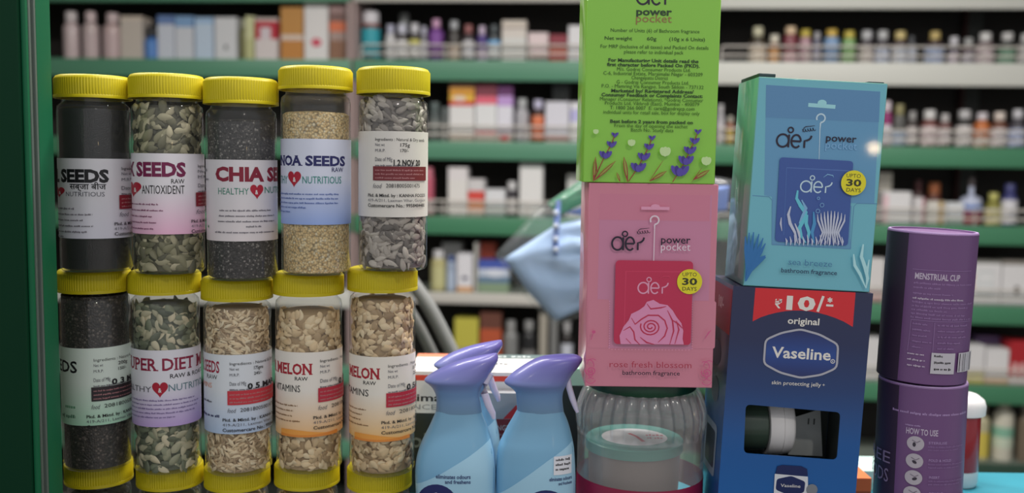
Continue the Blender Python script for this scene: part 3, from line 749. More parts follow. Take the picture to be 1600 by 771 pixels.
def sticker(b, x, y, r):
    BE(b, x, y, r, r, mat((212, 202, 38), .35, 1.35)); K = mat((60, 62, 34), .4, 1.0)
    BT(b, 'UPTO', x-r*.58, x+r*.56, y-r*.42, r*.30, K, 0); BT(b, '30', x-r*.60, x+r*.60, y+r*.25, r*.56, K, .03); BT(b, 'DAYS', x-r*.58, x+r*.56, y+r*.72, r*.30, K, 0)
def carton_root(name, label, cat, b, loc, lean): return thing(name, label, cat, loc, (0, lean, 0), 'bathroom fragrance boxes' if name == 'fragrance_box' else None)
def shell(b, mfront, mside, mtop, parent, open_front=None, bev=.0008):
    mb = MB(); W, H, d = b.W, b.H, b.depth
    mb.rbox(-W/2, W/2, 0, d, 0, H, mside, bev)
    b.D = Decal(lambda u, v, off: (u, -off, v)); b.D.mb = mb
    b.D.rect(-W/2+bev, W/2-bev, bev, H-bev, mfront)
    return mb
FILM = dict(coat=.45)
# -- pink box on the ribbed jar
pb = box_frame((917, 287), (1120, 287), (1112.5, 605), (914, 603), .866, .095)
pz = CT+.0003+ZLID+.0003
pb.H = at(1015, 287, .866).z-pz
pink = carton_root('fragrance_box', 'pink box of rose bathroom fragrance standing on the ribbed jar', 'box', pb, (pb.bot.x, .866, pz), 0)
PK = mat((198, 122, 142), .35, 1.3, **FILM); mb = shell(pb, PK, PK, PK, pink)
PK2 = mat((192, 124, 154), .3, 1.3, **FILM); PK3 = mat((196, 118, 142), .3, 1.3, **FILM); CR = mat((186, 30, 74), .3, 1.25, **FILM); CR2 = mat((200, 48, 88), .3, 1.25, **FILM)
PKL = mat((216, 150, 178), .35, 1.3); WH = mat((232, 214, 226), .4, 1.1); ROSEW = mat((214, 138, 176), .35, 1.3)
BR_(pb, 934, 304, 1106, 470, PK2); BR_(pb, 934, 304, 1106, 345, PK3); BR_(pb, 950, 440, 1081, 546, PK2)
for x0, x1 in ((918, 950), (1081, 1116)): BR_(pb, x0, 470, x1, 545, PK, 4)
for i in range(20): BE(pb, 951, 472+3.8*i, .8, .8, PKL); BE(pb, 1080, 472+3.8*i, .8, .8, PKL)
for i in range(24): BE(pb, 955+5.2*i, 546, .8, .8, PKL)
BR_(pb, 998, 323, 1042, 328, PKL); BE(pb, 1020, 323, 7, 4, PKL)
pb.D.ring(*pb.L(1019, 344), 6.5*pb.k, 2.4*pb.k, WH, 210, -90, 18); BS(pb, [(1019, 351), (1019, 358), (1018, 415)], [2.4, 1.4, 1.2], WH)
aer(pb, 953, 1003, 391, 20, DARK, 3, 973, 366, 4); script(pb, 992, 1011, 358, 366, DARK)
BT(pb, 'power', 1029, 1075, 380, 12, DARK, .012); BT(pb, 'pocket', 1029, 1075, 391, 12, WH, .0)
BR_(pb, 959, 407, 1077, 538, CR, 6); BS(pb, [(975, 424), (1062, 424), (1066, 440)], [1, 1.8, .8], CR2); BS(pb, [(975, 424), (973, 520)], 1.5, CR2)
aer(pb, 994, 1041, 458, 17, PKL, 2.2, 1011, 436.5, 3.4); BS(pb, [(1028, 434), (1034, 431), (1042, 431), (1044, 434)], [.6, 1.6, 1.6, .6], CR2)
ROSE = [(968, 537), (966, 524), (972, 510), (980, 500), (984, 490), (996, 484), (1004, 478), (1008, 471), (1018, 468), (1028, 474), (1040, 476), (1048, 484), (1054, 494), (1062, 504), (1065, 516), (1064, 528), (1066, 537)]
BP(pb, ROSE, ROSEW)
def spiral(b, x, y, r0, r1, turns, m, wd, sq=.85):
    n = int(16*turns); BS(b, [(x+(r0+(r1-r0)*i/n)*math.cos(2*PI*i/16), y+sq*(r0+(r1-r0)*i/n)*math.sin(2*PI*i/16)) for i in range(n+1)], wd, m)
spiral(pb, 1014, 510, 2, 16, 2.6, CR, 2.2)
for a in ([(972, 516), (982, 510), (988, 518), (990, 530), (998, 538)], [(984, 496), (990, 506), (1000, 498), (1010, 492), (1026, 492), (1036, 500), (1040, 512), (1036, 524), (1026, 534)], [(1008, 474), (1014, 482), (1030, 480), (1038, 478)],
          [(1040, 484), (1048, 500), (1050, 516), (1044, 537)], [(1054, 500), (1058, 514), (1052, 536)], [(998, 526), (1008, 534), (1020, 537)], [(976, 528), (984, 536)], [(1046, 498), (1056, 504), (1064, 512)]):
    BS(pb, a, [.8]+[2.2]*(len(a)-2)+[.8], CR)
sticker(pb, 1074, 439, 19.5)
RD = mat((176, 44, 72), .4, 1.1); MG = mat((196, 84, 130), .35, 1.3)
BT(pb, 'rose fresh blossom', 951, 1078, 573, 9.5, RD, -.005); BT(pb, 'bathroom fragrance', 971, 1060, 584.5, 7, DARK, .01)
for (x, y) in ((922, 578), (1102, 580)):
    spiral(pb, x, y, 2, 9, 1.6, MG, 1.6)
    for q in (.4, 1.6, 2.8, 4.0, 5.2): pb.D.ring(*pb.L(x+8*math.cos(q)*(.6 if x < 1000 else .8), y+12*math.sin(q)), 8*pb.k, 1.3*pb.k, MG, q*57-70+180, q*57+70+180, 8)
BE(pb, 926, 518, 3, 2.5, MG); BS(pb, [(925, 520), (922, 530)], 1.2, MG); BS(pb, [(1098, 528), (1104, 518), (1108, 514)], [.8, 2.5, .8], MG)
mb.build('box_body', pink, fix=False)
# -- green box on the pink box
gb = box_frame((907.5, 0), (1118, 0), (1116.5, 285), (911, 284), .866, .095)
gz = pz+pb.H+.0003; gb.H = .186
gb.hom = homog(((907.5, 0), (1118, 0), (1116.5, 285), (911, 284)), ((-gb.W/2, gb.H-(at(1014, 0, .866).z-gz)), (gb.W/2, gb.H-(at(1014, 0, .866).z-gz)), (gb.W/2, gb.H), (-gb.W/2, gb.H)))
green = carton_root('fragrance_box', 'green box with lavender drawing and printed address, stacked above the pink box', 'box', gb, (gb.bot.x, .866, gz), math.radians(.2))
GR = mat((132, 192, 66), .35, 1.3, **FILM); mb = shell(gb, GR, GR, GR, green)
GT = mat((58, 96, 34), .4, 1.0); GT2 = mat((44, 72, 40), .4, 1.0)
aer(gb, 985, 1041, 7, 22, DARK, 3.2, 1003, -20, 4)
BT(gb, 'power', 985, 1041, 24, 12, GT2, .03); BT(gb, 'pocket', 985, 1041, 35, 12, mat((150, 110, 72), .4, 1.2), .0)
for t, x0, x1, y, bo in (('Number of Units (6) of Bathroom fragrance', 946, 1085, 48.6, 0), ('Net weight', 937, 980, 61, .01), ('60g', 1003, 1018, 61, .01), ('(10g x 6 Units)', 1038, 1094, 61, .01),
    ('For MRP (Inclusive of all taxes) and Packed On details', 931, 1100, 74, 0), ('please refer to individual pack', 968, 1061, 82, 0), ('For Manufacturing Unit details read the', 944, 1085, 95, .03), ('first character before Packed On (PKD).', 942, 1087, 102, .03),
    ('M/s. Godrej Consumer Products Ltd.', 958, 1073, 109, 0), ('C-6, Industrial Estate, Maraimalai Nagar - 603209', 937, 1092, 115.6, 0), ('Chengalpattu District', 981, 1038, 122, 0), ('G - Godrej Consumer Products Ltd.', 958, 1071, 129, 0),
    ('P.O. - Mamring Via Rangpo, South Sikkim - 737132', 935, 1094, 135.5, 0), ('Marketed by/ Registered Address/', 950, 1079, 142.5, .03), ('Consumer Feedback or Complaints Contact:', 935, 1093, 149, .03), ('Manager (Consumer Relations), *Godrej Consumer', 933, 1094, 155.7, 0),
    ('Products Ltd, Vikhroli (East), Mumbai - 400079', 941, 1088, 162, 0), ('T: 1800 266 0007  E: care@godrejcp.com', 949, 1081, 169, .005), ('individual units for retail sale, box for display only', 939, 1089, 176, 0),
    ('Best before 2 years from packed on', 950, 1079, 190, .03), ('From the day of opening the sachet', 957, 1071, 196.6, 0), ('Batch No. Study data', 983, 1049, 203, 0)):
    BT(gb, t, x0, x1, y+2.2, 5.4, GT2 if bo > .02 else GT, bo)
LV = mat((84, 70, 160), .35, 1.3); LV2 = mat((62, 50, 128), .35, 1.3); RB = mat((148, 62, 52), .4, 1.2); PW = mat((196, 224, 160), .4, 1.2)
Z6 = lambda x, y: (890+x/2.569, y/2.569)
for sp_, stem in (([(175, 540), (163, 578), (140, 620)], (95, 725)), ([(323, 550), (312, 585), (293, 625), (272, 668)], (235, 725)), ([(505, 523), (493, 560), (475, 598), (460, 638), (437, 680)], (410, 725))):
    BS(gb, [Z6(*p) for p in sp_]+[Z6(*stem)], 1.5, RB)
    for i, p in enumerate(sp_):
        x, y = Z6(*p); s_ = 2.8+1.1*i
        for dx in (-1, -.45, .45, 1): BE(gb, x+dx*s_*1.2, y-abs(dx)*1.5+1, s_*.55, s_*1.2, LV if abs(dx) > .6 else LV2, rot=-dx*.55)
        BE(gb, x, y+2, s_*.7, s_*.9, LV)
for a, c, wd in (((100, 630), (95, 725), 14), ((180, 645), (98, 722), 14), ((186, 690), (200, 726), 10), ((212, 628), (230, 726), 16), ((372, 635), (314, 725), 3), ((384, 682), (318, 722), 14), ((555, 675), (490, 715), 16), ((525, 665), (484, 725), 3), ((100, 640), (108, 700), 6)):
    p0 = Z6(*a); p1 = Z6(*c); q = [(p0[0]+(p1[0]-p0[0])*t, p0[1]+(p1[1]-p0[1])*t) for t in (0, .25, .5, .75, 1)]
    BS(gb, q, [x*wd/2.569 for x in (.1, .8, 1, .7, .2)], RB)
    if wd > 8: BS(gb, q[:4], [x*wd/2.569 for x in (.0, .4, .5, .2)], mat((150, 160, 70), .4, 1.2))
for x, y, r in ((97, 530, 10), (240, 572, 14), (375, 605, 20), (540, 640, 18)):
    p = Z6(x, y); BE(gb, p[0]-r*.18, p[1], r/4.2, r/2.9, PW, .3); BE(gb, p[0]+r*.18, p[1], r/4.2, r/2.9, PW, -.3); BE(gb, p[0], p[1], r/4.4, r/2.6, PW)
mb.build('box_body', green, fix=False)

# -- dark blue box with window, leaning a little, and the light blue box on it
vb = box_frame((1147, 447), (1363.5, 459), (1335.6, 771), (1119, 771), .866, .085)
zlow = CT+.0006
vlean = math.radians(2.3)
Wv = vb.W; tl = vb.top
Hv = (tl.z-zlow-math.sin(vlean)*Wv/2)/math.cos(vlean); vb.H = Hv
vloc = Vector((tl.x-Hv*math.sin(vlean), .866, tl.z-Hv*math.cos(vlean)))
vas = carton_root('jelly_box', 'dark blue display box with cut-out window and red price banner', 'box', vb, vloc, vlean)
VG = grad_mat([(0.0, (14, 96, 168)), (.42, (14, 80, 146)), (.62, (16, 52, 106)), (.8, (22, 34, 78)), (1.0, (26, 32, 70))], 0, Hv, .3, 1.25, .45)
VD = mat((22, 30, 66), .35, 1.2, **FILM); INN = mat((96, 104, 100), .6, 1.0)
mb = MB(); t_ = .0012; W = Wv; d = vb.depth; H = Hv
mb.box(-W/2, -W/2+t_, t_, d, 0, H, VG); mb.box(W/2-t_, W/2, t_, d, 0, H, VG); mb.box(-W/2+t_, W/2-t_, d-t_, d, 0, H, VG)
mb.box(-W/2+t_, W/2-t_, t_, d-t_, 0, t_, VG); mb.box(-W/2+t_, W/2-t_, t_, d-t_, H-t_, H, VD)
for x0, x1 in ((-W/2+t_, -W/2+t_+.0006), (W/2-t_-.0006, W/2-t_)): mb.box(x0, x1, t_+.001, d-t_, t_, H-t_, INN)
mb.box(-W/2+t_+.001, W/2-t_-.001, d-t_-.0006, d-t_, t_, H-t_, INN)
def rrpts(cs, r, k=4):
    P = [Vector(c) for c in cs]; out = []; n = len(P)
    for i in range(n):
        a = (P[i-1]-P[i]).normalized()*r; b = (P[(i+1) % n]-P[i]).normalized()*r
        for j in range(k+1):
            t = j/k; out.append(tuple(P[i]+a*(1-t)**2+b*t**2))
    return out
hole = rrpts([vb.L(*p) for p in ((1165, 633.5), (1313.5, 641.5), (1307.7, 715.5), (1161, 711))], 8*vb.k)
outer = [(-W/2, 0), (W/2, 0), (W/2, H), (-W/2, H)]
loops = [[Vector((p[0], p[1], 0)) for p in outer], [Vector((p[0], p[1], 0)) for p in hole]]
tris = tessellate_polygon(loops); allp = outer+hole
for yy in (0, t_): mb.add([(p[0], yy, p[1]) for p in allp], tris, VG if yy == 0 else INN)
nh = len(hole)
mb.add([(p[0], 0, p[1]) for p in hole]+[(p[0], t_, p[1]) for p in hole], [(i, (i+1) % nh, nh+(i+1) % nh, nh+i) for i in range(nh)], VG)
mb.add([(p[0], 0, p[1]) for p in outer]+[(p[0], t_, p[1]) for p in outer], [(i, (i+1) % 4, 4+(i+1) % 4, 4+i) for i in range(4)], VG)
vb.D = Decal(lambda u, v, off: (u, -off, v)); vb.D.mb = mb
RED = mat((206, 22, 34), .35, 1.25, **FILM); WT = mat((232, 228, 222), .4, 1.1)
arch = [(1177+(1332.6-1177)*i/12, 502.6+(510-502.6)*i/12-21*math.sin(PI*i/12)**.8) for i in range(13)]
BP(vb, [(1182, 450), (1337, 457.5)]+arch[::-1], RED)
BT(vb, '₹', 1212, 1223, 481, 13.5, WT, .02, 482); BT(vb, '10', 1230, 1275, 483, 22, WT, .04, 485); BS(vb, [(1288, 463), (1279, 487)], 4, WT)
for q in range(3): BS(vb, [(1298+4*math.cos(q*PI/3+.5), 469+4*math.sin(q*PI/3+.5)), (1298-4*math.cos(q*PI/3+.5), 469-4*math.sin(q*PI/3+.5))], 2, WT)
BS(vb, [(1292, 477), (1303, 477.6)], 3.2, WT)
BT(vb, 'original', 1232, 1281, 505.5, 10.5, WT, .02, 507.5)
hexo = []
kp = [(1197, 531), (1222, 520), (1252, 514), (1282, 522), (1310, 537), (1307.6, 573), (1284, 584), (1252, 589.5), (1220, 582), (1194, 568.5)]
hexo = rrpts([vb.L(*p) for p in kp], 7*vb.k, 3)
vb.D.fill(hexo, mat((34, 38, 84), .3, 1.1, **FILM)); ip = [vb.L(1252+(p[0]-1252)*.96, 552+(p[1]-552)*.95) for p in kp]
VC = grad_mat([(0.0, (22, 36, 96)), (.5, (24, 66, 142)), (1.0, (22, 34, 92))], vb.L(1252, 588)[1], vb.L(1252, 516)[1], .3, 1.2, .45)
vb.D.fill(rrpts(ip, 6*vb.k, 3), VC); vb.D.stroke(hexo, 3.2*vb.k, mat((178, 178, 190), .3, 1.1), True)
BT(vb, 'Vaseline', 1206.5, 1298, 557.5, 17.5, WT, .02, 562); vb.D.ring(*vb.L(1301.5, 563), 3*vb.k, 1*vb.k, WT, n=14); BT(vb, 'R', 1300.4, 1302.8, 564.5, 3, WT, 0)
BT(vb, 'skin protecting jelly', 1206, 1283, 600, 6, WT, .005, 602.5); BT(vb, '+', 1285, 1289, 602, 5, WT)
for dy in (0,):
    NV2 = mat((20, 34, 84), .3, 1.2)
    BP(vb, [(1214, 729), (1222, 726.5), (1252, 727), (1261, 731), (1262, 742), (1211, 741)], NV2); BP(vb, [(1210, 741), (1262, 743), (1262, 790), (1207, 790)], mat((206, 208, 214), .35, 1.2))
    vb.D.fill(rrpts([vb.L(*p) for p in ((1213, 749), (1236, 743), (1258, 751), (1256, 768), (1233, 774), (1211, 766))], 4*vb.k), NV2); BT(vb, 'Vaseline', 1219, 1250, 760, 5, WT, 0, 762)
    BE(vb, 1268, 763, 9, 9, mat((120, 124, 132), .4, 1.2)); 
# left side print
Ds = Decal(lambda u, v, off: (-W/2-off, u, v)); Ds.mb = mb
Ds.rect(.002, d-.004, H-.046, H-.004, mat((150, 30, 40), .35, 1.2)); Ds.text('10/-', d-.030, d-.052, H-.026, .011, WT, .03)
Ds.ellipse(d*.55, H-.07, .018, .012, mat((90, 104, 130), .4, 1.1)); Ds.ellipse(d*.5, H-.105, .016, .012, mat((96, 104, 120), .4, 1.1))
Ds.rrect(d*.25, d*.85, .055, .105, .006, mat((150, 160, 180), .4, 1.1)); Ds.rrect(d*.32, d*.78, .062, .098, .004, VD)
mb.build('box_body', vas, fix=False)
Mv = Matrix.Translation(vloc) @ Matrix.Rotation(vlean, 4, 'Y')
# little jelly jar lying inside, and a folded leaflet
gp = vb.L(1234, 680)
jj = thing('jelly_jar', 'small jar with white lid lying inside the dark blue display box', 'jar', Mv @ Vector((gp[0], .046, gp[1])), (0, vlean-math.radians(3), 0))
WL = mat((206, 204, 204), .35, 1.25); GD = mat((58, 74, 64), .25, 1.1)
def lathe_x(mb, prof, m, seg=40):
    mb.rings([[(x, r*math.cos(2*PI*j/seg), r*math.sin(2*PI*j/seg)) for j in range(seg)] for x, r in prof], m, True, True, True)
mb = MB(); lathe_x(mb, [(-.052, .020), (-.050, .025), (-.046, .027), (-.014, .027), (-.012, .025)], GD); mb.build('jar_body', jj)
mb = MB(); lathe_x(mb, [(-.0125, .0305), (-.0115, .0312), (0, .0312), (.0003, .0305), (.0006, .0312), (.009, .0300), (.0115, .0275), (.0125, .022)], WL); mb.build('lid', jj)
gp = vb.L(1284, 690)
lf = MB(); c = [vb.L(*p) for p in ((1258, 676), (1309, 658), (1312, 735), (1256, 735))]
lf.add([(p[0]-gp[0], y, p[1]-gp[1]) for y in (0, .0006) for p in c], [(0, 1, 2, 3), (7, 6, 5, 4)]+[(i, (i+1) % 4, 4+(i+1) % 4, 4+i) for i in range(4)], mat((150, 154, 154), .5, 1.4))
Dl = Decal(lambda u, v, off: (u, -off, v)); Dl.mb = lf; Dl.text('11', .002, .009, .004, .006, mat((70, 74, 76), .5, 1.0), .02)
o = lf.build('paper_leaflet', None, fix=False); o.matrix_world = Mv @ Matrix.Translation((gp[0], .05, gp[1])); tag(o, 'pale grey paper leaflet inside the cut-out window of the dark blue box', 'leaflet')
# -- light blue box
sb = box_frame((1187, 119), (1386, 131), (1362.5, 452), (1160, 443.5), .866, .075)
rel = Mv.inverted() @ sb.bot
ms = Mv @ Matrix.Translation((rel.x, 0.002, Hv+.0004))
sea = carton_root('fragrance_box', 'light blue box of sea breeze bathroom fragrance on the dark blue box', 'box', sb, ms.translation, vlean)
ztop = (sb.top-ms.translation); sb.H = ztop.dot(Vector((math.sin(vlean), 0, math.cos(vlean))))
TE = mat((106, 174, 190), .5, 1.3, coat=.35); TE2 = mat((92, 146, 184), .5, 1.3, coat=.35); TE3 = mat((84, 132, 174), .5, 1.3, coat=.35); DBL = mat((52, 82, 150), .5, 1.3, coat=.35)
SIDE = mat((96, 156, 146), .4, 1.25, coat=.5)
mb = shell(sb, TE, SIDE, TE, sea)
P_ = lambda x, y: (1120+x/2.143, 100+y/2.143)
BP(sb, [P_(168, 68), P_(545, 92), P_(530, 462), P_(440, 460), P_(455, 615), P_(186, 605), P_(186, 440), P_(160, 435)], TE2); BP(sb, [P_(168, 68), P_(545, 92), P_(542, 192), P_(166, 175)], TE3)
BP(sb, [P_(186, 450), P_(455, 470), P_(450, 608), P_(186, 600)], TE2); BS(sb, [P_(120, 436), P_(176, 440), P_(187, 452), P_(185, 603), P_(452, 616), P_(462, 472), P_(472, 461), P_(540, 462)], 1.0, TE3)
HW = mat((150, 205, 214), .35, 1.3); SW = mat((196, 222, 236), .35, 1.2); SBL = mat((120, 168, 206), .35, 1.3)
BS(sb, [P_(308, 134), P_(398, 141)], 6, HW); BE(sb, *P_(354, 128), 7, 5, HW)
sb.D.ring(*sb.L(*P_(350, 178)), 6.5*sb.k, 2.4*sb.k, SW, 210, -90, 18); BS(sb, [P_(349, 193), P_(347, 215), P_(344, 330)], [2.4, 1.3, .8], SW)
aer(sb, 1214, 1268, 226.5, 19.5, DARK, 3, 1236.5, 201, 4, .04); script(sb, 1255, 1274, 196, 204, DARK)
BT(sb, 'power', 1291, 1338, 218, 11.5, DARK, .01, 221); BT(sb, 'pocket', 1290, 1339, 229.5, 11.5, SBL, 0, 232)
sb.D.fill(rrpts([sb.L(*p) for p in (P_(212, 307), P_(458, 320), P_(442, 605), P_(195, 592))], 6*sb.k), DBL)
BS(sb, [P_(235, 342), P_(445, 352)], [1.2, 1.6], mat((78, 110, 172), .3, 1.3)); BS(sb, [P_(235, 342), P_(225, 570)], 1.2, mat((70, 102, 166), .3, 1.3))
aer(sb, 1251, 1300, 297, 17, SW, 2.2, 1270, 275.5, 3.4, .04); BS(sb, [P_(358, 374), P_(372, 364), P_(390, 368), P_(392, 374)], [.6, 1.6, 1.6, .6], SBL)
TW = mat((96, 186, 206), .35, 1.3); CRL = mat((190, 196, 216), .35, 1.2)
def weed(b, pts, wd, m):
    n = len(pts); BS(b, [P_(*p) for p in pts], [wd*math.sin(PI*(.12+.8*i/(n-1))) for i in range(n)], m)
weed(sb, [(272, 418), (268, 445), (282, 470), (298, 492), (290, 520), (278, 545), (285, 575), (300, 596)], 7, TW); weed(sb, [(285, 450), (300, 478), (288, 505), (276, 530)], 5, SBL); weed(sb, [(305, 500), (300, 530), (310, 560), (305, 596)], 6, TW)
weed(sb, [(248, 472), (240, 500), (246, 530), (262, 560), (272, 598)], 5, CRL); weed(sb, [(262, 530), (275, 560), (282, 598)], 4, CRL); weed(sb, [(216, 510), (214, 530), (218, 556)], 3, CRL); weed(sb, [(325, 490), (328, 530), (320, 560), (328, 598)], 6, mat((70, 140, 190), .35, 1.3))
for i in range(9): weed(sb, [(345+9*i+(i-4)*1, 600), (356+6.5*i, 560), (340+11*i, 520-14*math.sin(PI*i/8)), (338+11.5*i, 498-12*math.sin(PI*i/8))], 3.2, CRL)
for i in range(14): weed(sb, [(232+14.5*i, 604), (234+14.5*i, 590), (230+14.5*i, 580-6*(i % 3))], 3.0, CRL)
for p in ((340, 444, 2), (352, 467, 3), (338, 487, 3)): sb.D.ring(*sb.L(*P_(p[0], p[1])), p[2]*sb.k, .8*sb.k, SBL, n=12)
sticker(sb, 1333, 283, 19.5)
BT(sb, 'sea breeze', 1231, 1300, 413, 9.5, mat((66, 120, 160), .35, 1.2), -.005, 416); BT(sb, 'bathroom fragrance', 1219.5, 1308, 425, 7, mat((30, 50, 90), .35, 1.0), .012, 429)
CB = mat((44, 108, 168), .35, 1.3)
for i, (x, y) in enumerate(((92, 575), (105, 562), (120, 560), (138, 566), (152, 580), (160, 598), (160, 640), (150, 615))): weed(sb, [(92, 728), (98+4*i, 690-4*i), (96+(x-96)*.75, (y+660)/2), (x, y)], 6, CB)
weed(sb, [(160, 645), (130, 670), (100, 700), (90, 730)], 6, CB)
WW = mat((176, 222, 228), .35, 1.25)
weed(sb, [(490, 598), (484, 640), (498, 680), (506, 715), (500, 748)], 6, WW); weed(sb, [(458, 632), (462, 670), (480, 700), (500, 748)], 5, WW); weed(sb, [(510, 650), (504, 690), (502, 748)], 4, WW)
# tuck flap at the top corner
mb.rbox(-sb.W/2+.001, -sb.W/2+.016, .003, sb.depth-.004, sb.H, sb.H+.0035, mat((40, 62, 66), .5, 1.0), .0006); mb.rbox(sb.W/2-.016, sb.W/2-.002, .004, .03, sb.H, sb.H+.0015, mat((40, 62, 66), .5, 1.0), .0004)
mb.build('box_body', sea, fix=False)

# ------------------------------------------------------------------ purple tubes
YT = .90
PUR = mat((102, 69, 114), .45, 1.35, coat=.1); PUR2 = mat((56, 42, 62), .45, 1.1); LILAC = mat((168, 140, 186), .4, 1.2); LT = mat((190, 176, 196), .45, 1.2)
def tube_thing(label, cxm, yt, yb, z0, z1, design, lean=0.0):
    X = at(cxm, (yt+yb)/2, YT).x; Rt = 66*mpp(YT)
    root = thing('card_tube', label, 'tube', (X, YT, z0+Rt*math.sin(lean)), (0, lean, math.atan2(-X, YT)), 'purple card tubes'); Ht = z1-z0
    mb = MB()
    mb.lathe([(Rt-.002, 0), (Rt, .001), (Rt, Ht-.0012), (Rt-.0008, Ht), (Rt-.003, Ht), (Rt-.0035, Ht-.0015), (.0005, Ht-.0015)], PUR, 80, True, cap0=True)
    mb.lathe([(Rt+.0001, Ht-.0016), (Rt-.0007, Ht+.0002), (Rt-.003, Ht+.0002)], LILAC, 80, True)
    D = Decal(lambda u, v, off: ((Rt+off)*math.sin(u/Rt), -(Rt+off)*math.cos(u/Rt), v), cut=.003); D.mb = mb
    J = JarFrame(); J.D = D; J.k = mpp(YT-Rt)
    def uv(px, py):
        z = at(px, py, YT-Rt*.9).z; cx, _ = project((X, YT, z)); rp = Rt*F/(Vector((X, YT, z))-CAM).dot(_f)
        q = (px-cx)/rp; t = math.asin(max(-1, min(1, q)))+(q-max(-1, min(1, q)))*1.1
        return Rt*t, z-z0
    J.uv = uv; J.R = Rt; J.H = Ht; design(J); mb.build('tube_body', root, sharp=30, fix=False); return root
def t2(J):
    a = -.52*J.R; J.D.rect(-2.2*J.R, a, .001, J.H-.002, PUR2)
    for i in range(1): B(J, 1400, 1502, 648, 3.5, LILAC, 4)
    B(J, 1418, 1440, 667, 2, LILAC, 2)
    T(J, 'HOW TO USE', 1419, 1463, 670, 680, LT, .02)
    PC = mat((176, 168, 178), .45, 1.2)
    for i, (x, y) in enumerate(((1432, 694), (1430.5, 721), (1429, 747), (1427, 772))):
        u, v = J.uv(x, y); J.D.ellipse(u, v, 13*J.k, 12*J.k, PC); J.D.ellipse(u+.001*(i-1), v-.001, .0014, .0022, mat((50, 44, 56), .5), rot=i); J.D.stroke([(u-.003, v+.003), (u+.001, v+.001), (u+.004, v+.003)], .0008, mat((110, 100, 114), .5))
        T(J, ('STERILISE', 'FOLD & HOLD', 'INSERT', 'REMOVE')[i], 1450, (1475, 1480, 1464, 1468)[i], y-5, y-1, LILAC, .01)
        for k in range(2): B(J, 1449, 1496-6*k, y+4+5*k, 2, mat((136, 104, 152), .45, 1.2), k+i)
    T(J, 'FREE', 1362, 1397, 714, 733, mat((140, 122, 150), .45, 1.2), .0); T(J, 'PERIODS', 1352, 1394, 741, 763, mat((140, 122, 150), .45, 1.2), .0)
def t1(J):
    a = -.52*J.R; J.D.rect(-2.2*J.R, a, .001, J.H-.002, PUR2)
    T(J, 'MENSTRUAL CUP', 1427, 1489, 429, 439, LT, .025); FL = mat((144, 112, 160), .45, 1.2)
    for i, y in enumerate((446, 453, 462, 470, 476, 482, 488, 494, 500)): B(J, 1426-i*.4, (1506, 1464, 1480, 1494, 1506, 1500, 1472, 1496, 1504)[i], y, 2.6, FL if i not in (3,) else LT, i)
    for y in (424, 503): J.D.stroke([J.uv(x, y) for x in (1424, 1440, 1460, 1480, 1504)], .0005, FL)
    J.D.stroke([J.uv(1424, 503), J.uv(1420, 552)], .0005, FL); J.D.stroke([J.uv(1456, 505), J.uv(1454, 552)], .0005, FL)
    for i in range(5): B(J, 1426, (1446, 1450, 1446, 1452, 1440)[i], 510+9*i, 2.4, FL, i); B(J, 1460, (1500, 1496, 1498, 1490, 1482)[i], 510+9*i, 2.4, FL, i+9)
    for i in range(3): B(J, 1420, 1444, 557+9*i, 2.6, LT, i)
    R(J, 1451, 1484, 552, 584, mat((190, 186, 194), .45, 1.2)); R(J, 1487, 1508, 552, 582, mat((196, 192, 200), .45, 1.2))
    for i in range(3): B(J, 1456, (1467, 1478, 1478)[i], 558+10*i, 3, BLACK_T, i)
    rnd = random.Random(3); x = 1489.5
    while x < 1506: 
        wd = rnd.choice((.6, 1.0, 1.6)); R(J, x, x+wd, 553, 581, BLACK_T); x += wd+rnd.choice((.6, .9, 1.3))
ztj = at(1438, 606, YT-.04).z; ztt = at(1455, 366, YT-.04).z
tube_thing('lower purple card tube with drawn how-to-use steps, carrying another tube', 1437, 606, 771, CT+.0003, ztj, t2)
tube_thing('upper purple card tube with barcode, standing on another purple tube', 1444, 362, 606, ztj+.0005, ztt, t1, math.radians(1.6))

# ------------------------------------------------------------------ things on the counter behind
YR = CY1-.045
rj = thing('red_jar', 'red jar with domed white lid on the teal counter behind the purple tubes', 'jar', (at(1498, 700, YR).x, YR, CT+.0003))
z = lambda y: at(1498, y, YR).z-CT; r_ = 30*mpp(YR)
mb = MB(); mb.lathe([(r_*.9, .0005), (r_*.96, .002), (r_, .006), (r_, z(733)), (r_*.99, z(733)+.001)], mat((176, 186, 190), .25, 1.3), 48, True, cap0=True); mb.lathe([(r_*.985, z(733)+.001), (r_, z(731)), (r_, z(650)), (r_*.9, z(645))], mat((150, 22, 36), .25, 1.2, coat=.3), 48, True); mb.build('jar_body', rj, fix=False)
mb = MB(); mb.lathe([(r_*1.12, z(646)), (r_*1.2, z(645)), (r_*1.22, z(632)), (r_*1.12, z(623)), (r_*.8, z(616)), (.0005, z(613))], mat((226, 224, 224), .4, 1.2), 48, True); mb.build('lid', rj)
# flat stack carton with dark band, behind the spray bottles
def counter_box(name, label, x0, x1, ytop, Yf, depth, segs, prints=None):
    a = at(x0, ytop, Yf); b = at(x1, ytop, Yf); zt = (a.z+b.z)/2; h = zt-CT-.0003; X = (a.x+b.x)/2; W = b.x-a.x
    mb = MB(); top = 1.0
    for i, (f, c) in enumerate(segs):
        nxt = segs[i+1][0] if i+1 < len(segs) else 1.0
        z1 = h*(1-f); z0 = h*(1-nxt); sk = ('t',) if i else (); sk = sk+(('b',) if i+1 < len(segs) else ())
        mb.box(-W/2, W/2, 0, depth, z0, z1, mat(c, .45, 1.35), sk)
    D = Decal(lambda u, v, off: (u, -off, v)); D.mb = mb
    L = lambda x, y: (at(x, y, Yf).x-X, at(x, y, Yf).z-CT-.0003)
    if prints: prints(D, L, mb, W, h, depth)
    o = mb.build(name, None, (X, Yf, CT+.0003), fix=False); return tag(o, label, 'carton')
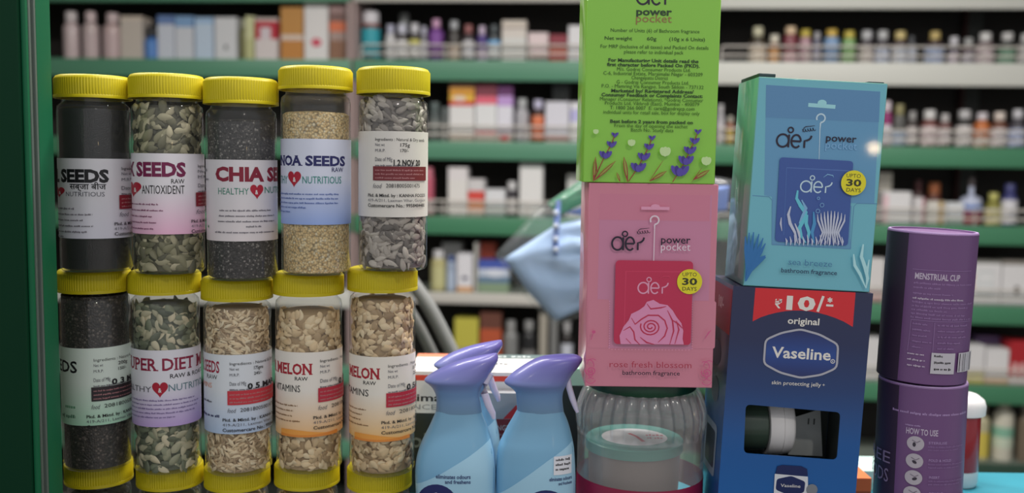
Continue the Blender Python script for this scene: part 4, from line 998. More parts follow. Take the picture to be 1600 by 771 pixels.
def p1(D, L, mb, W, h, depth):
    K = mat((30, 34, 40), .4, 1.0)
    D.text('optima', L(612, 618)[0], L(690, 618)[0], L(0, 618)[1], 12*mpp(1.0), K, .02); D.text('ESSENCE', L(606, 631)[0], L(682, 631)[0], L(0, 631)[1], 8*mpp(1.0), mat((130, 134, 138), .4, 1.1), 0)
    D.text('olo', L(640, 688)[0], L(690, 688)[0], L(0, 690)[1], 24*mpp(1.0), mat((120, 132, 130), .4, 1.1), .02)
    Dt = Decal(lambda u, v, off: (u, v, h+off)); Dt.mb = mb
    Dt.rect(-W/2, W/2, depth*.80, depth, mat((226, 132, 104), .4, 1.2)); Dt.rect(W*.02, W/2, depth*.76, depth, mat((96, 112, 112), .4, 1.2)); Dt.bars(W*.05, W*.34, depth*.84, depth*.08, mat((210, 215, 215), .4, 1.1), 2); Dt.bars(W*.04, W*.16, depth*.42, depth*.07, mat((110, 114, 120), .4, 1.1), 5)
YK = 1.005
counter_box('flat_carton', 'wide white carton with red rim and dark lower half, behind the spray bottles', 640, 872, 582, YK, min(.095, CY1-YK-.004), [(0, (228, 224, 222)), (.03, (196, 62, 44)), (.075, (198, 200, 200)), (.34, (34, 44, 44))], p1)
def p2(D, L, mb, W, h, depth):
    D.fill([L(786, 655), L(806, 634), L(812, 634), L(812, 655)], mat((186, 40, 44), .4, 1.2)); D.text('ORANGE', L(756, 662)[0], L(796, 662)[0], L(0, 662)[1], 8.5*mpp(.985), mat((200, 190, 190), .4, 1.1), .01); D.text('DRINK', L(768, 672)[0], L(792, 672)[0], L(0, 671)[1], 4*mpp(.985), mat((180, 150, 150), .4, 1.1), .01)
counter_box('small_carton', 'small grey and dark red carton seen between the two front spray bottles', 745, 818, 615, .9867, .016, [(0, (140, 142, 146)), (.24, (118, 40, 44))], p2)
counter_box('small_carton', 'small pale green carton between the right spray bottle and the pink box', 880, 916, 577, YK, .06, [(0, (150, 186, 166)), (.13, (32, 38, 36))])
counter_box('flat_carton', 'low orange carton on the counter between dark blue box and purple tubes', 1318, 1362, 748, .99, .04, [(0, (196, 104, 60)), (.5, (150, 74, 48))])
counter_box('paper_pad', 'pale paper pad on the counter behind the purple tubes', 1330, 1400, 737, 1.035, .055, [(0, (170, 196, 190)), (.6, (150, 190, 180))])

# ------------------------------------------------------------------ shelving at the back
LV_PX = [-26, 95, 222, 340, 460, 580, 698]           # tops of the boards at x = 790
LZ = [on_shelf(790, y)[1] for y in LV_PX]
LIPG = mat((86, 138, 112), .45, 1.2); LIPG2 = mat((70, 128, 96), .45, 1.2); LIPW = mat((200, 200, 194), .5, 1.25); LIPP = mat((196, 192, 186), .5, 1.2); BACKC = mat((44, 40, 38), .7, 1.0); UPR = mat((172, 150, 148), .5, 1.1)
BACKU = []
WIRE = mat((196, 190, 184), .4, 1.2); DKR = mat((70, 34, 34), .6, 1.0)
BACKU += [DKR, mat((64, 66, 64), .6, 1.0)]
Lh = 28*3.6/F
def shelf_unit(label, s0, s1, lips, heights, rails, uprights):
    root = thing('shelving_unit', label, 'shelves', SO, (0, 0, -SH_A), 'shelving units along the back wall')
    zt = LZ[0]+.36
    mb = MB(); mb.box(s0, s1, .29, .30, 0, zt, BACKC); mb.build('back_panel', root)
    for (a, b, m_) in uprights:
        mb = MB(); mb.box(a, b, .245 if m_ in BACKU and s1-b > .05 and a-s0 > .05 else 0.0, .2895, 0, zt, m_); mb.build('upright', root)
    for i, zz in enumerate(LZ):
        mb = MB(); h = heights[i]
        mb.box(s0+.012, s1-.012, .012, .289, zz-.018, zz, mat((120, 128, 120), .5, 1.2))
        sbd = mb.build('shelf_board', root)
        mb = MB(); mb.rbox(s0+.004, s1-.004, -.006, .0118, zz-h, zz+.001, lips[i], .002); mb.build('shelf_lip', sbd)
        if rails[i]:
            mb = MB(); x0 = s0+.03; x1 = s1-.03; zr = zz+.058
            for q in (zr, zz+.026):
                mb.tube([(x0, .010, zz), (x0, .010, q-.012), (x0+.004, .010, q-.003), (x0+.014, .010, q), ((x0+x1)/2, .010, q), (x1-.014, .010, q), (x1-.004, .010, q-.003), (x1, .010, q-.012), (x1, .010, zz)], .0042, WIRE, 8)
            k = int((x1-x0)/.3)
            for j in range(1, k): mb.tube([(x0+(x1-x0)*j/k, .010, zz), (x0+(x1-x0)*j/k, .010, zr)], .0025, WIRE, 6)
            mb.build('guard_rail', root)
    mb = MB(); mb.box(s0+.02, s1-.02, .01, .28, 0, .04, mat((50, 54, 50), .6, 1.0)); mb.build('plinth', root)
    return root
S = lambda px: on_shelf(px, 110)[0]
sL0, sM0, sR0, sR1 = S(-160), S(551), S(1113), S(1980)
shelf_unit('shelving unit behind the upper row of seed jars, with pale uprights', sL0, sM0-.002, [LIPG, LIPG, LIPG2, LIPG2, LIPW, LIPG, LIPG], [Lh]*7, [0, 0, 0, 0, 0, 0, 0], [(sL0, sL0+.02, UPR), (sM0-.022, sM0-.004, UPR)])
shelf_unit('shelving unit with green shelf fronts between the sunflower seed jar and green box', sM0, sR0-.002, [LIPP, LIPG, LIPG, LIPG2, LIPP, LIPG2, LIPG2], [Lh, Lh*1.1, Lh, Lh, Lh*.6, Lh, Lh], [0, 1, 1, 1, 0, 0, 0], [(sM0+.002, sM0+.014, UPR), (sR0-.022, sR0-.004, DKR)])
shelf_unit('shelving unit with white labelled upper shelf fronts behind the light blue box', sR0, sR1, [LIPW, LIPW, LIPG2, LIPG2, LIPG2, LIPG2, mat((52, 78, 66), .5, 1.1)], [Lh*1.35, Lh*1.2, Lh*1.05, Lh, Lh, Lh, Lh], [0, 1, 1, 1, 1, 1, 0], [(sR0+.001, sR0+.010, DKR), (S(1545), S(1550), DKR), (S(1551), S(1575), mat((64, 66, 64), .6, 1.0)), (sR1-.02, sR1, DKR)])
T0 = .034
def shelf_loc(px0, px1, py, lev, t=T0):
    a, _ = on_shelf(px0, py, t); b, _ = on_shelf(px1, py, t); _, zt = on_shelf((px0+px1)/2, py, t)
    return (a+b)/2, b-a, zt-LZ[lev]-.0005
def place(o, s, t, z): o.location = SO+EX*s+EY*t+Vector((0, 0, z)); o.rotation_euler = (0, 0, -SH_A)
def carton(label, px0, px1, py, lev, segs, t=T0, depth=.09, cat='carton', name='medicine_carton', group=None, mark=None):
    s, W, h = shelf_loc(px0, px1, py, lev, t)
    W -= .003; mb = MB()
    for i, (f, c) in enumerate(segs):
        nxt = segs[i+1][0] if i+1 < len(segs) else 1.0
        z1 = h*(1-f); z0 = h*(1-nxt); sk = ('t',) if i else (); sk = sk+(('b',) if i+1 < len(segs) else ())
        mb.box(-W/2, W/2, 0, depth, z0, z1, mat(c, .5, 1.4), sk)
    D = Decal(lambda u, v, off: (u*W, -off, v*h), step=.0003); D.mb = mb
    for q in (mark or []):
        if q[0] == 'r': D.rect(q[1], q[2], q[3], q[4], mat(q[5], .5, 1.4))
        else: D.ellipse(q[1], q[2], q[3], q[4], mat(q[5], .5, 1.4))
    o = mb.build(name, None, fix=False); place(o, s, t, LZ[lev]+.0005); return tag(o, label, cat, group or ('pouches on the back shelves' if cat == 'pouch' else 'medicine cartons on the back shelves'))
def bottle(label, px0, px1, py, lev, body, cap, lab=None, capw=.58, capf=.2, neck=None, lz=(.08, .56), sh=.66, t=T0, name='medicine_bottle', clear=0, group=None, cat='bottle'):
    s, W, h = shelf_loc(px0, px1, py, lev, t)
    W -= .004; R0 = W/2
    root = thing(name, label, cat, (0, 0, 0), (0, 0, 0), group or 'medicine bottles on the back shelves'); place(root, s, t+R0, LZ[lev]+.0005)
    bm_ = mat(body, .3, 1.3, coat=.2); rn = R0*capw*.82; zc = h*(1-capf)
    mb = MB(); mb.lathe([(R0*.9, 0), (R0*.98, h*.01), (R0, h*.03), (R0, h*sh), (R0*.96, h*(sh+.04)), (R0*.75, h*(sh+.085)), (rn*1.02, min(zc-.001, h*(sh+.12))), (rn, zc), (rn, zc+h*.02)], bm_, 28, True, cap0=True); mb.build('bottle_body', root)
    mb = MB(); rc = R0*capw; mb.lathe([(rc, zc-.0005), (rc*1.02, zc+.001), (rc, h*.985), (rc*.93, h), (.0005, h)], mat(cap, .4, 1.3), 28, True); mb.build('cap', root)
    if lab:
        mb = MB(); mb.lathe([(R0+.0006, h*lz[0]), (R0+.0006, h*lz[1])], mat(lab, .5, 1.35), 28, True)
        if neck: mb.lathe([(R0+.0006, h*(lz[1]-.14)), (R0+.0007, h*(lz[1]-.14)), (R0+.0007, h*(lz[1]+.01))], mat(neck, .5, 1.35), 28, True)
        mb.build('label', root, fix=False)
    return root
W_ = (198, 196, 198); DK = (52, 46, 48); PKW = (196, 178, 180)
# upper shelf, left unit
LU = 1
bottle('white bottle leftmost on the shelf above the basil seed jar', 92, 117, 17, LU, PKW, (206, 196, 198), None, .7, .2)
bottle('pinkish white bottle second from the green post on the upper shelf', 122, 148, 17, LU, (190, 172, 172), (206, 186, 188), (186, 168, 170), .62, .2)
bottle('pinkish white bottle beside the cream carton on the upper shelf', 153, 184, 19, LU, (192, 168, 168), (204, 184, 186), (188, 166, 168), .6, .2)
carton('cream carton on the upper shelf left of the small blue bottle', 187, 222, 25, LU, [(0, (196, 182, 170)), (.1, (186, 176, 168))])
bottle('small blue bottle with black cap on the upper left shelf', 221, 244, 41, LU, (70, 112, 176), (28, 28, 34), (84, 128, 190), .75, .3, sh=.55)
carton('white carton with blue top edge beside the small blue bottle', 245, 272, 24, LU, [(0, (96, 120, 166)), (.2, (190, 194, 206))])
carton('white carton with pale blue top above the maroon labelled jar', 273, 302, 25, LU, [(0, (120, 152, 190)), (.25, (192, 194, 202))])
carton('pale blue carton on the upper left shelf', 304, 333, 27, LU, [(0, (150, 176, 206)), (.15, (178, 192, 210))])
carton('white carton with small grey dot on the upper left shelf', 335, 370, 27, LU, [(0, (196, 196, 200))], mark=[('e', 0, .30, .08, .06, (96, 96, 100))])
bottle('slim olive bottle beside the pale green carton', 371, 386, 30, LU, (112, 110, 70), (150, 150, 130), None, .7, .2)
carton('pale green carton beside the slim olive bottle', 383, 397, 25, LU, [(0, (190, 190, 150)), (.5, (176, 176, 130))])
carton('white carton with red square frame on the upper left shelf', 398, 434, 28, LU, [(0, (190, 176, 172)), (.08, (170, 40, 56)), (.5, (200, 190, 190))], mark=[('r', -.28, .2, .5, .78, (196, 184, 190))])
carton('orange brown carton above the quinoa jar', 438, 474, 11, LU, [(0, (176, 126, 66)), (.52, (196, 180, 170)), (.62, (178, 120, 60))])
carton('tall white carton with red oval above the quinoa jar', 475, 513, 0, LU, [(0, (206, 202, 202))], mark=[('e', 0, .30, .22, .07, (190, 70, 92))])
carton('brown carton with orange band beside the pale upright', 514, 540, -4, LU, [(0, (150, 122, 120)), (.24, (112, 84, 80)), (.38, (196, 104, 70)), (.54, (152, 130, 124)), (.68, (128, 92, 72))])
# upper shelf, middle unit
bottle('teal bottle with wide white cap above the sunflower seed jar', 561, 592, 17, 1, (112, 54, 48), (204, 200, 206), (46, 148, 162), .84, .24, lz=(.06, .66), sh=.7)
g = 'white medicine bottles above the sunflower seed jar'
bottle('small white bottle beside the teal bottle', 600, 617, 38, 1, (190, 188, 190), (176, 176, 196), W_, .66, .24)
bottle('grey capped bottle standing behind the white bottles beside the teal one', 620, 640, 20, 1, (70, 72, 74), (140, 142, 142), None, .8, .22, t=.12)
bottle('dark necked bottle with white label, left of the yellow topped one', 616, 637, 37, 1, DK, (190, 190, 204), (206, 204, 206), .72, .25)
bottle('white labelled bottle with yellow band on the upper shelf', 637, 656, 36, 1, DK, (196, 194, 200), (200, 198, 198), .72, .25, neck=(188, 182, 80))
bottle('small pale bottle tucked between the yellow banded and purple bottles', 655, 668, 41, 1, (120, 118, 124), (176, 174, 190), (190, 188, 194), .72, .24)
bottle('purple bottle with pink cap on the upper shelf', 668, 692, 29, 1, (104, 54, 128), (196, 150, 182), (124, 74, 150), .55, .2, lz=(.25, .7), sh=.68)
bottle('dark bottle with grey cap and beige label right of the purple bottle', 699, 718, 32, 1, (70, 66, 64), (164, 166, 170), (186, 168, 152), .72, .2, lz=(.04, .4))
bottle('white labelled bottle with dull red cap on the upper shelf', 721, 741, 38, 1, (60, 48, 52), (146, 92, 92), (198, 198, 204), .66, .22)
bottle('small violet bottle with lilac cap on the upper shelf', 744, 761, 40, 1, (76, 56, 128), (198, 180, 202), (178, 164, 184), .62, .24, lz=(.03, .36))
bottle('dark bottle with light blue topped label on the upper shelf', 760, 782, 38, 1, (62, 66, 70), (76, 82, 86), (196, 200, 202), .6, .2, neck=(104, 166, 214))
carton('cream carton with faint brown print left of the pinkish white carton', 784, 823, 32, 1, [(0, (196, 186, 176)), (.14, (158, 144, 136)), (.2, (198, 190, 184)), (.42, (196, 196, 194))])
carton('pinkish white carton on the upper shelf before the green box', 825, 857, 51, 1, [(0, (206, 188, 190)), (.7, (188, 160, 156)), (.85, (120, 118, 118))])
carton('dark red carton on the upper shelf near the green box', 858, 887, 54, 1, [(0, (124, 40, 54)), (.45, (176, 92, 76)), (.7, (168, 62, 62))])
carton('white carton cut off by the green box on the upper shelf', 888, 925, 40, 1, [(0, (204, 202, 206))])
# second shelf, middle unit
bottle('dim grey jar at the dark left end of the second shelf', 668, 688, 160, 2, (76, 84, 84), (84, 96, 96), (112, 116, 114), .8, .2)
bottle('dim grey bottle beside the yellow topped carton', 687, 701, 168, 2, (88, 92, 92), (96, 104, 104), None, .8, .2)
carton('white carton with orange and yellow top and red stripe', 702, 742, 128, 2, [(0, (112, 78, 62)), (.1, (192, 134, 46)), (.23, (214, 172, 60)), (.32, (186, 42, 42)), (.40, (206, 204, 204)), (.85, (184, 170, 160))], mark=[('e', -.1, .72, .26, .05, (214, 196, 180))])
carton('white carton with pink top between the yellow topped and purple topped cartons', 743, 777, 130, 2, [(0, (110, 46, 60)), (.22, (206, 92, 112)), (.36, (206, 206, 208)), (.82, (184, 90, 96)), (.9, (178, 170, 160))])
carton('white carton with purple top on the second shelf', 777, 802, 134, 2, [(0, (86, 38, 88)), (.18, (176, 140, 196)), (.36, (204, 202, 212)), (.78, (150, 140, 150)), (.86, (180, 176, 168))], mark=[('r', -.3, .3, .02, .14, (190, 48, 62))])
bottle('silver grey bottle right of the purple topped carton', 804, 827, 154, 2, (168, 166, 172), (168, 170, 172), None, .66, .2, sh=.66)
bottle('orange bottle with lilac cap on the second shelf', 830, 851, 156, 2, (60, 42, 40), (186, 182, 206), (202, 106, 66), .7, .2, neck=(208, 122, 88), lz=(.05, .62))
carton('white carton with dark red foot on the second shelf', 852, 890, 159, 2, [(0, (196, 194, 204)), (.86, (150, 86, 84)), (.93, (186, 176, 172))])
carton('white and lilac carton cut off by the green box', 891, 925, 160, 2, [(0, (204, 202, 208)), (.18, (168, 164, 204)), (.48, (200, 200, 200))])
carton('grey box at the back of the second shelf behind the white cartons', 863, 890, 133, 2, [(0, (74, 76, 76))], t=.15)
# third shelf, middle unit
bottle('pink bottle half hidden by the sunflower seed jar', 660, 678, 262, 3, (184, 92, 112), (190, 110, 126), (176, 160, 160), .8, .16, lz=(.04, .3), sh=.76)
carton('tall white carton third shelf, beside the pink bottle', 700, 731, 262, 3, [(0, (206, 200, 202)), (.25, (206, 202, 200))])
carton('white carton with red square and orange foot', 731, 757, 280, 3, [(0, (192, 188, 190)), (.32, (196, 70, 62)), (.62, (208, 142, 104)), (.88, (190, 186, 180))])
carton('low white carton beside the red square carton', 758, 790, 296, 3, [(0, (202, 202, 206)), (.62, (160, 170, 168))])
bottle('small dark bottle with white cap and label on the third shelf', 791, 808, 284, 3, (58, 54, 60), (192, 190, 192), (188, 184, 184), .84, .26, lz=(.1, .52), sh=.7)
carton('tall white carton left of the hanging blue packet', 812, 849, 254, 3, [(0, (160, 166, 164)), (.1, (206, 204, 204))])
carton('white carton above the hanging packet, beside the green box', 886, 925, 273, 3, [(0, (190, 190, 188))], t=.1)
# fourth shelf, middle unit
bottle('cream jar with white cap on the fourth shelf', 671, 696, 392, 4, (176, 168, 120), (196, 194, 196), (182, 178, 132), .66, .2, sh=.7, lz=(.1, .6))
bottle('slim blue and white bottle beside the cream jar', 696, 712, 400, 4, (150, 162, 184), (66, 84, 130), (164, 176, 196), .8, .16, sh=.76)
carton('white carton standing at the back above the cream jar', 690, 722, 380, 4, [(0, (190, 188, 190))], t=.14)
carton('small white carton with dark mark and tan foot', 714, 739, 397, 4, [(0, (204, 202, 208)), (.86, (196, 150, 110))], mark=[('e', 0, .36, .22, .05, (60, 62, 90))])
carton('pale upright carton edge beside the blue pouch', 741, 747, 380, 4, [(0, (170, 168, 162))])
carton('orange red packet at the back of the fourth shelf', 747, 774, 380, 4, [(0, (186, 82, 56)), (.55, (150, 70, 50))], t=.12)
carton('blue and white pouch on the fourth shelf', 747, 796, 408, 4, [(0, (66, 84, 160)), (.25, (176, 184, 200)), (.5, (92, 116, 140)), (.7, (122, 140, 116))], name='pouch', cat='pouch', mark=[('e', .05, .62, .3, .14, (198, 202, 214))])
# fifth shelf, middle unit
carton('yellow carton on the fifth shelf', 710, 748, 498, 5, [(0, (176, 168, 70)), (.6, (150, 142, 100))])
carton('rust red carton beside the yellow carton', 750, 784, 488, 5, [(0, (96, 58, 48)), (.3, (168, 78, 50))])
bottle('grey bottle right of the rust red carton', 785, 810, 503, 5, (124, 124, 124), (140, 140, 140), None, .6, .3)
bottle('dark bottle with grey cap on the fifth shelf', 814, 838, 503, 5, (40, 40, 42), (140, 140, 140), (120, 118, 118), .6, .2, lz=(.04, .4))
carton('narrow beige carton on the fifth shelf', 843, 856, 490, 5, [(0, (150, 144, 134))])
carton('narrow grey carton on the fifth shelf', 860, 872, 496, 5, [(0, (112, 112, 112))])
bottle('white labelled bottle low down beside the pink box', 876, 896, 505, 5, (44, 40, 40), (160, 158, 160), (186, 188, 200), .6, .2)
# upper shelf, right unit
RA = 1
Zr = lambda a: a/5.93
bottle('cream bottle with round cream cap leftmost above the light blue box', 1173, 1201, 41, RA, (70, 62, 50), (190, 186, 160), (204, 190, 172), .58, .24, lz=(.03, .5), sh=.58)
bottle('small amber bottle with white cap', 1203, 1221, 54, RA, (150, 96, 52), (200, 194, 180), (204, 152, 92), .82, .28, lz=(.03, .5), sh=.56)
bottle('bottle with cream cap, half white and half maroon label', 1226, 1250, 41, RA, (120, 54, 66), (206, 180, 150), (186, 150, 156), .72, .2, lz=(.02, .3), sh=.7)
bottle('mauve bottle with yellow green cap', 1251, 1271, 46, RA, (168, 132, 142), (184, 166, 70), (172, 140, 150), .84, .2, sh=.7)
bottle('small lilac bottle with white cap', 1272, 1285, 50, RA, (108, 108, 128), (170, 168, 172), (148, 146, 164), .74, .2, sh=.66)
bottle('blue bottle with yellow cap', 1290, 1316, 45, RA, (118, 146, 182), (198, 166, 76), (122, 150, 186), .68, .2, lz=(.3, .66), sh=.7)
bottle('green bottle with yellow cap', 1319, 1341, 48, RA, (122, 160, 102), (190, 172, 76), (132, 172, 112), .78, .2, sh=.7)
bottle('dark bottle with grey white cap and beige label right of the green bottle', 1346, 1370, 47, RA, (60, 52, 60), (176, 176, 180), (190, 180, 176), .7, .26, lz=(.03, .48), sh=.62)
bottle('dark bottle with grey white cap and pale blue label', 1371, 1395, 47, RA, (60, 54, 62), (176, 176, 178), (182, 188, 206), .68, .26, lz=(.03, .46), sh=.62)
bottle('dark bottle with yellow cap and wide white label', 1398, 1424, 48, RA, (72, 58, 60), (194, 176, 120), (192, 196, 206), .66, .24, lz=(.03, .48), sh=.62)
bottle('pale bottle tucked behind the yellow capped white labelled one', 1418, 1437, 56, RA, (120, 120, 126), (84, 86, 90), (178, 182, 194), .5, .2, t=.1)
bottle('dark bottle with yellow cap and blue label near the dark upright', 1451, 1482, 48, RA, (60, 44, 50), (188, 166, 106), (160, 172, 200), .52, .24, lz=(.03, .5), sh=.6)
bottle('small bottle with white cap and pink white label', 1485, 1503, 57, RA, (50, 44, 70), (188, 186, 192), (196, 184, 192), .8, .3, lz=(.03, .42), sh=.56)
bottle('small bottle with grey cap beside the pink white labelled one', 1507, 1527, 59, RA, (74, 40, 54), (160, 160, 160), (168, 162, 172), .7, .26, lz=(.03, .46), sh=.58)
bottle('bottle with white cap and pale pink label by the dark upright', 1531, 1560, 50, RA, (110, 92, 96), (200, 198, 198), (200, 184, 188), .64, .26, lz=(.03, .52), sh=.62)
bottle('bottle with white cap and green label on the upper right shelf', 1566, 1594, 50, RA, (58, 62, 60), (190, 188, 188), (112, 152, 128), .64, .24, lz=(.03, .48), sh=.6)
bottle('pale bottle cut off by the right edge of the upper shelf', 1596, 1620, 52, RA, (120, 118, 118), (190, 188, 188), (196, 190, 190), .64, .24)
# slot between green box and light blue box
bottle('white bottle in the gap between green box and light blue box', 1119, 1135, 163, 2, (170, 168, 172), (190, 188, 190), (190, 186, 190), .62, .2)
bottle('bottle with yellow and red label beside the light blue box', 1136, 1149, 182, 2, (150, 90, 60), (176, 172, 160), (206, 176, 80), .7, .2)
# second shelf, right unit
bottle('white and magenta bottle right of the light blue box', 1380, 1398, 158, 2, (140, 46, 104), (204, 190, 198), (200, 196, 204), .72, .22, lz=(.04, .48), sh=.66)
bottle('grey bottle with dull yellow cap beside the magenta bottle', 1398, 1421, 163, 2, (88, 88, 86), (136, 130, 92), (160, 172, 190), .62, .24, lz=(.04, .4))
bottle('small bottle with grey cap and white label before the red tinted bottle', 1420, 1438, 174, 2, (66, 58, 56), (150, 148, 148), (190, 182, 182), .62, .24)
bottle('red tinted bottle with large white cap and pink white label', 1444, 1471, 172, 2, (110, 62, 58), (200, 198, 198), (202, 186, 188), .7, .24, lz=(.04, .56), sh=.62)
bottle('smaller red tinted bottle with white cap next to the larger one', 1470, 1491, 178, 2, (104, 66, 62), (176, 172, 172), (194, 184, 186), .62, .24)
bottle('dark bottle with wide grey cap and white label', 1499, 1526, 172, 2, (48, 46, 46), (178, 176, 178), (198, 192, 192), .72, .22, lz=(.04, .58), sh=.64)
bottle('orange bottle with white cap on the right hand shelves', 1527, 1553, 176, 2, (186, 108, 60), (198, 190, 196), (198, 182, 172), .66, .2, lz=(.04, .3), sh=.64)
bottle('amber bottle with white cap and white label by the orange one', 1554, 1581, 175, 2, (108, 70, 56), (202, 190, 182), (198, 190, 192), .66, .22, lz=(.04, .54), sh=.62)
bottle('dark bottle with white cap and blue label cut off by the right edge', 1583, 1610, 171, 2, (66, 62, 70), (190, 188, 194), (170, 178, 206), .6, .22, lz=(.04, .5), sh=.62)
# third shelf, right unit
carton('cream carton standing behind the white carton right of the light blue box', 1372, 1395, 270, 3, [(0, (188, 182, 172))], t=.12)
carton('white carton with pale pink edge right of the light blue box', 1380, 1425, 300, 3, [(0, (202, 200, 202))], mark=[('r', -.5, -.3, 0, .9, (206, 176, 182))])
carton('narrow white carton with dark pink edge above the upper purple tube', 1428, 1446, 309, 3, [(0, (196, 192, 194))], mark=[('r', .3, .5, 0, 1, (176, 120, 130))])
bottle('dim red brown bottle behind the narrow white carton', 1429, 1447, 282, 3, (66, 46, 46), (84, 48, 50), None, .7, .24, t=.12)
carton('white and gold carton below the orange topped bottle', 1449, 1479, 315, 3, [(0, (196, 192, 186))], mark=[('r', .12, .36, 0, 1, (160, 130, 66))])
bottle('orange capped bottle behind the white and gold carton', 1452, 1476, 286, 3, (90, 50, 40), (206, 126, 84), None, .8, .3, t=.13)
carton('white carton left of the round flask', 1480, 1507, 317, 3, [(0, (200, 202, 206)), (.72, (150, 164, 158))])
bottle('round flask with white shoulder, blue band and red base', 1508, 1543, 278, 3, (178, 184, 206), (70, 62, 64), (140, 26, 38), .3, .18, lz=(.03, .42), sh=.5, neck=(96, 124, 182))
bottle('yellow capped bottle with white and yellow label', 1545, 1571, 302, 3, (130, 126, 60), (176, 172, 100), (196, 188, 140), .6, .22, lz=(.03, .52), sh=.6)
bottle('blue topped bottle with white label near the right edge', 1571, 1597, 288, 3, (66, 68, 120), (62, 64, 112), (200, 198, 204), .66, .26, lz=(.06, .62), sh=.64)
# fourth shelf, right unit
carton('white carton with red bracket and line drawing beside the purple tubes', 1508, 1566, 408, 4, [(0, (130, 128, 124)), (.06, (204, 202, 204))], depth=.12, mark=[('e', -.22, .52, .07, .17, (206, 62, 52)), ('e', -.19, .52, .07, .17, (204, 202, 204)), ('r', -.12, .3, .18, .78, (180, 184, 186)), ('r', -.1, .28, .24, .74, (204, 204, 206)), ('r', -.12, .3, .46, .49, (170, 176, 178))])
carton('white carton with dark spot at the right edge of the fourth shelf', 1567, 1625, 408, 4, [(0, (128, 122, 116)), (.1, (204, 202, 204))], mark=[('e', -.08, .34, .08, .1, (84, 76, 74))])
carton('white carton peeking out between light blue box and purple tube', 1352, 1384, 404, 4, [(0, (196, 192, 192)), (.75, (190, 150, 150))])
# fifth shelf
carton('white carton with yellow foot beside the purple tubes', 1512, 1540, 540, 5, [(0, (200, 198, 200)), (.72, (196, 186, 110))])
carton('white carton under the purple pouch', 1541, 1578, 546, 5, [(0, (204, 202, 204)), (.78, (198, 170, 140))])
carton('purple pouch lying on the white carton, fifth shelf', 1524, 1566, 526, 5, [(0, (98, 76, 116)), (.5, (70, 60, 84))], t=.13, name='pouch', cat='pouch')
carton('red and white carton at the right edge of the fifth shelf', 1579, 1625, 534, 5, [(0, (160, 34, 42)), (.55, (190, 70, 74)), (.8, (200, 190, 190))], mark=[('r', -.35, -.25, 0, .5, (206, 196, 196)), ('r', -.1, 0, 0, .5, (206, 196, 196))])
carton('white carton between dark blue box and purple tube, fifth shelf', 1348, 1378, 528, 5, [(0, (196, 194, 196))])
# lowest shelf in view
bottle('pale yellow bottle right of the red jar', 1527, 1554, 632, 6, (176, 170, 140), (120, 116, 104), (196, 178, 80), .6, .2, lz=(.06, .5))
bottle('white bottle with green print low on the right shelves', 1560, 1594, 618, 6, (196, 192, 178), (170, 164, 150), (186, 196, 178), .56, .2, neck=(126, 172, 150), lz=(.2, .5))
bottle('dull brown bottle at the right edge of the lowest shelf', 1597, 1622, 628, 6, (110, 98, 84), (130, 124, 116), None, .6, .2)
# upper row on the white topped shelf is out of frame

# ------------------------------------------------------------------ hanging plastic packet with folded blue pads
YB = 1.72
Pc = at(985, 385, YB)
pk = thing('hanging_packet', 'clear plastic packet with folded light blue pads hanging behind the pink box', 'packet', Pc)
Lp = lambda x, y: (at(x, y, YB).x-Pc.x, at(x, y, YB).z-Pc.z)
def pillow(mb, outline, th, m, n=7, seed=1, wob=.004):
    P = [Vector(Lp(*p)) for p in outline]; c = sum(P, Vector((0, 0)))/len(P)
    dense = []
    for i in range(len(P)):
        for k in range(8): dense.append(P[i].lerp(P[(i+1) % len(P)], k/8))
    rnd = random.Random(seed); ph = [rnd.uniform(0, 6) for _ in range(4)]
    for sgn in (-1, 1):
        rs = []
        for j in range(n+1):
            t = j/n; rr_ = 1-(t)**1.6*1.0
            rr_ = max(rr_, .004)
            rs.append([(c.x+(p.x-c.x)*rr_, sgn*th*(1-rr_**3)**.5+wob*math.sin(9*rr_+3*(p.x*9)+ph[0])*math.sin(p.y*31+ph[1])*(1-rr_**4), c.y+(p.y-c.y)*rr_) for p in dense])
        mb.rings(rs, m, True, False, True)
BLU = mat((176, 200, 236), .55, 1.5)
mb = MB(); pillow(mb, [(788, 404), (868, 352), (1010, 318), (1100, 340), (1090, 420), (985, 452), (868, 502), (826, 458)], .022, BLU, 8, 3, .009); mb.build('blue_pad', pk, sharp=0)
mb = MB(); pillow(mb, [(880, 332), (1000, 300), (1140, 290), (1136, 330), (1000, 352)], .012, mat((96, 118, 178), .5, 1.3), 6, 5); mb.build('folded_pad', pk, sharp=0)
mb = MB(); pillow(mb, [(855, 318), (914, 278), (960, 270), (950, 300), (872, 338)], .006, mat((60, 140, 104), .45, 1.3), 5, 6); mb.build('green_header', pk, sharp=0)
mb = MB()
for i, x in enumerate((861, 866, 871, 876)): pass
mb.tube([(Lp(872, 312)[0], -.024, Lp(872, 312)[1]), (Lp(869, 345)[0], -.026, Lp(869, 345)[1]), (Lp(867, 380)[0], -.024, Lp(867, 380)[1]), (Lp(868, 396)[0], -.02, Lp(868, 396)[1])], [.004, .006, .006, .003], mat((120, 140, 196), .5, 1.3), 10)
for y in (332, 352, 372, 388): 
    p = Lp(868, y); mb.rbox(p[0]-.005, p[0]+.004, -.034, -.027, p[1]-.004, p[1]+.005, mat((214, 220, 236), .4, 1.3), .002)
mb.build('printed_strip', pk)
ENV = clear_mat('packet_film', (.98, .99, .99), .15, 1.35, .07, (.8, .82, .82), bump=.4)
mb = MB(); pillow(mb, [(773, 398), (836, 330), (905, 282), (1010, 258), (1150, 282), (1152, 436), (1010, 462), (866, 510), (818, 462)], .034, ENV, 8, 9, .012); mb.build('plastic_wrap', pk, sharp=0)
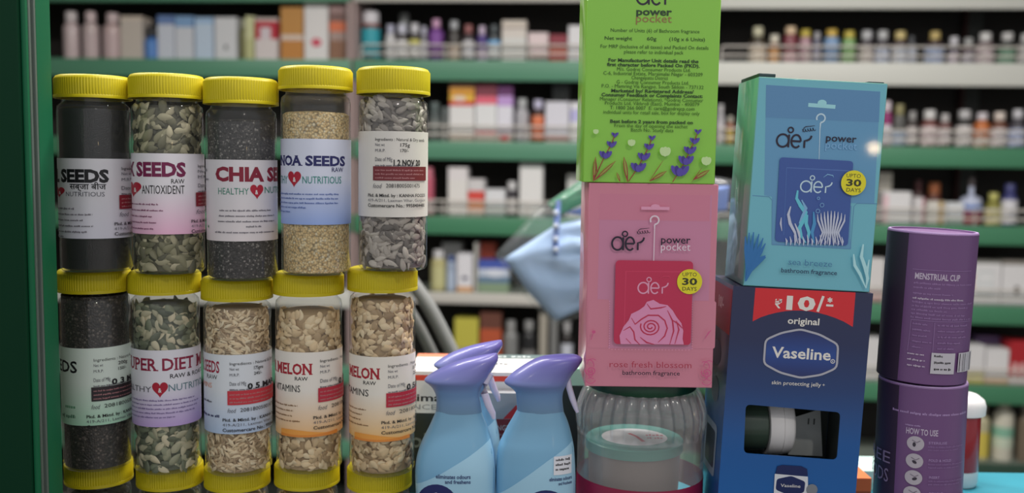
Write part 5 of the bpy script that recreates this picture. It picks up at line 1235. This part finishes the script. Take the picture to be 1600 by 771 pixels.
mb = MB(); top = Lp(1010, 266); mb.tube([(top[0], 0, top[1]), (top[0], 0, 2.7495-Pc.z)], .0015, mat((190, 190, 190), .5, 1.2), 8); mb.build('hanging_cord', pk)

# ------------------------------------------------------------------ bent grey chair back behind the jars
YC = 1.55
Pg = at(690, 520, YC)
ch = thing('tube_chair', 'grey chair with curved tubular back behind the right end of the jars', 'chair', (Pg.x, YC, 0))
GC = mat((150, 150, 148), .35, 1.25, .2)
Lc = lambda x, y, dy=0: (at(x, y, YC).x-Pg.x, dy, at(x, y, YC).z)
def arc(pts, dy): return [Lc(x, y, dy) for x, y in pts]
ra = smooth_rows([(636, 430), (652, 452), (672, 482), (694, 524), (718, 576), (740, 640)], 4); rb = smooth_rows([(630, 480), (646, 506), (664, 540), (684, 585), (702, 650)], 4)
mb = MB(); mb.tube(arc(ra, 0), 11*mpp(YC), GC, 14); mb.build('back_rail', ch)
mb = MB(); mb.tube(arc(rb, .03), 9*mpp(YC), GC, 14); mb.build('back_rail', ch)
xe = Lc(740, 640)[0]; xs = Lc(630, 640)[0]; zs_ = .62
mb = MB(); mb.rbox(xs-.06, xe+.02, -.16, .22, zs_-.04, zs_, mat((90, 92, 94), .5, 1.2), .012); mb.build('seat', ch)
for (lx, ly) in ((xs-.03, -.13), (xe-.01, -.13), (xs-.03, .19), (xe-.01, .19)):
    mb = MB(); mb.tube([(lx, ly, zs_-.03), (lx, ly, 0)], .012, GC, 10); mb.build('leg', ch)
for rail, dy in ((ra, 0), (rb, .03)):
    e = Lc(*rail[-1], dy); mb = MB(); mb.tube([e, (e[0]+.004, dy, zs_-.01)], 9*mpp(YC), GC, 12); mb.build('back_post', ch)
# small warm lamp across the street that shows as a glint on the light blue box
gq = Vector(sb.L(1366, 229)); Ms = Matrix.Translation(sea.location) @ Matrix.Rotation(vlean, 4, 'Y')
Pq = Ms @ Vector((gq[0], 0, gq[1])); nq = (Ms.to_3x3() @ Vector((0, -1, 0))).normalized()
dq = (Pq-CAM).normalized(); rq = dq-2*dq.dot(nq)*nq
point('street_lamp', Pq+rq*2.4, .8, (1.0, .74, .42), .018)
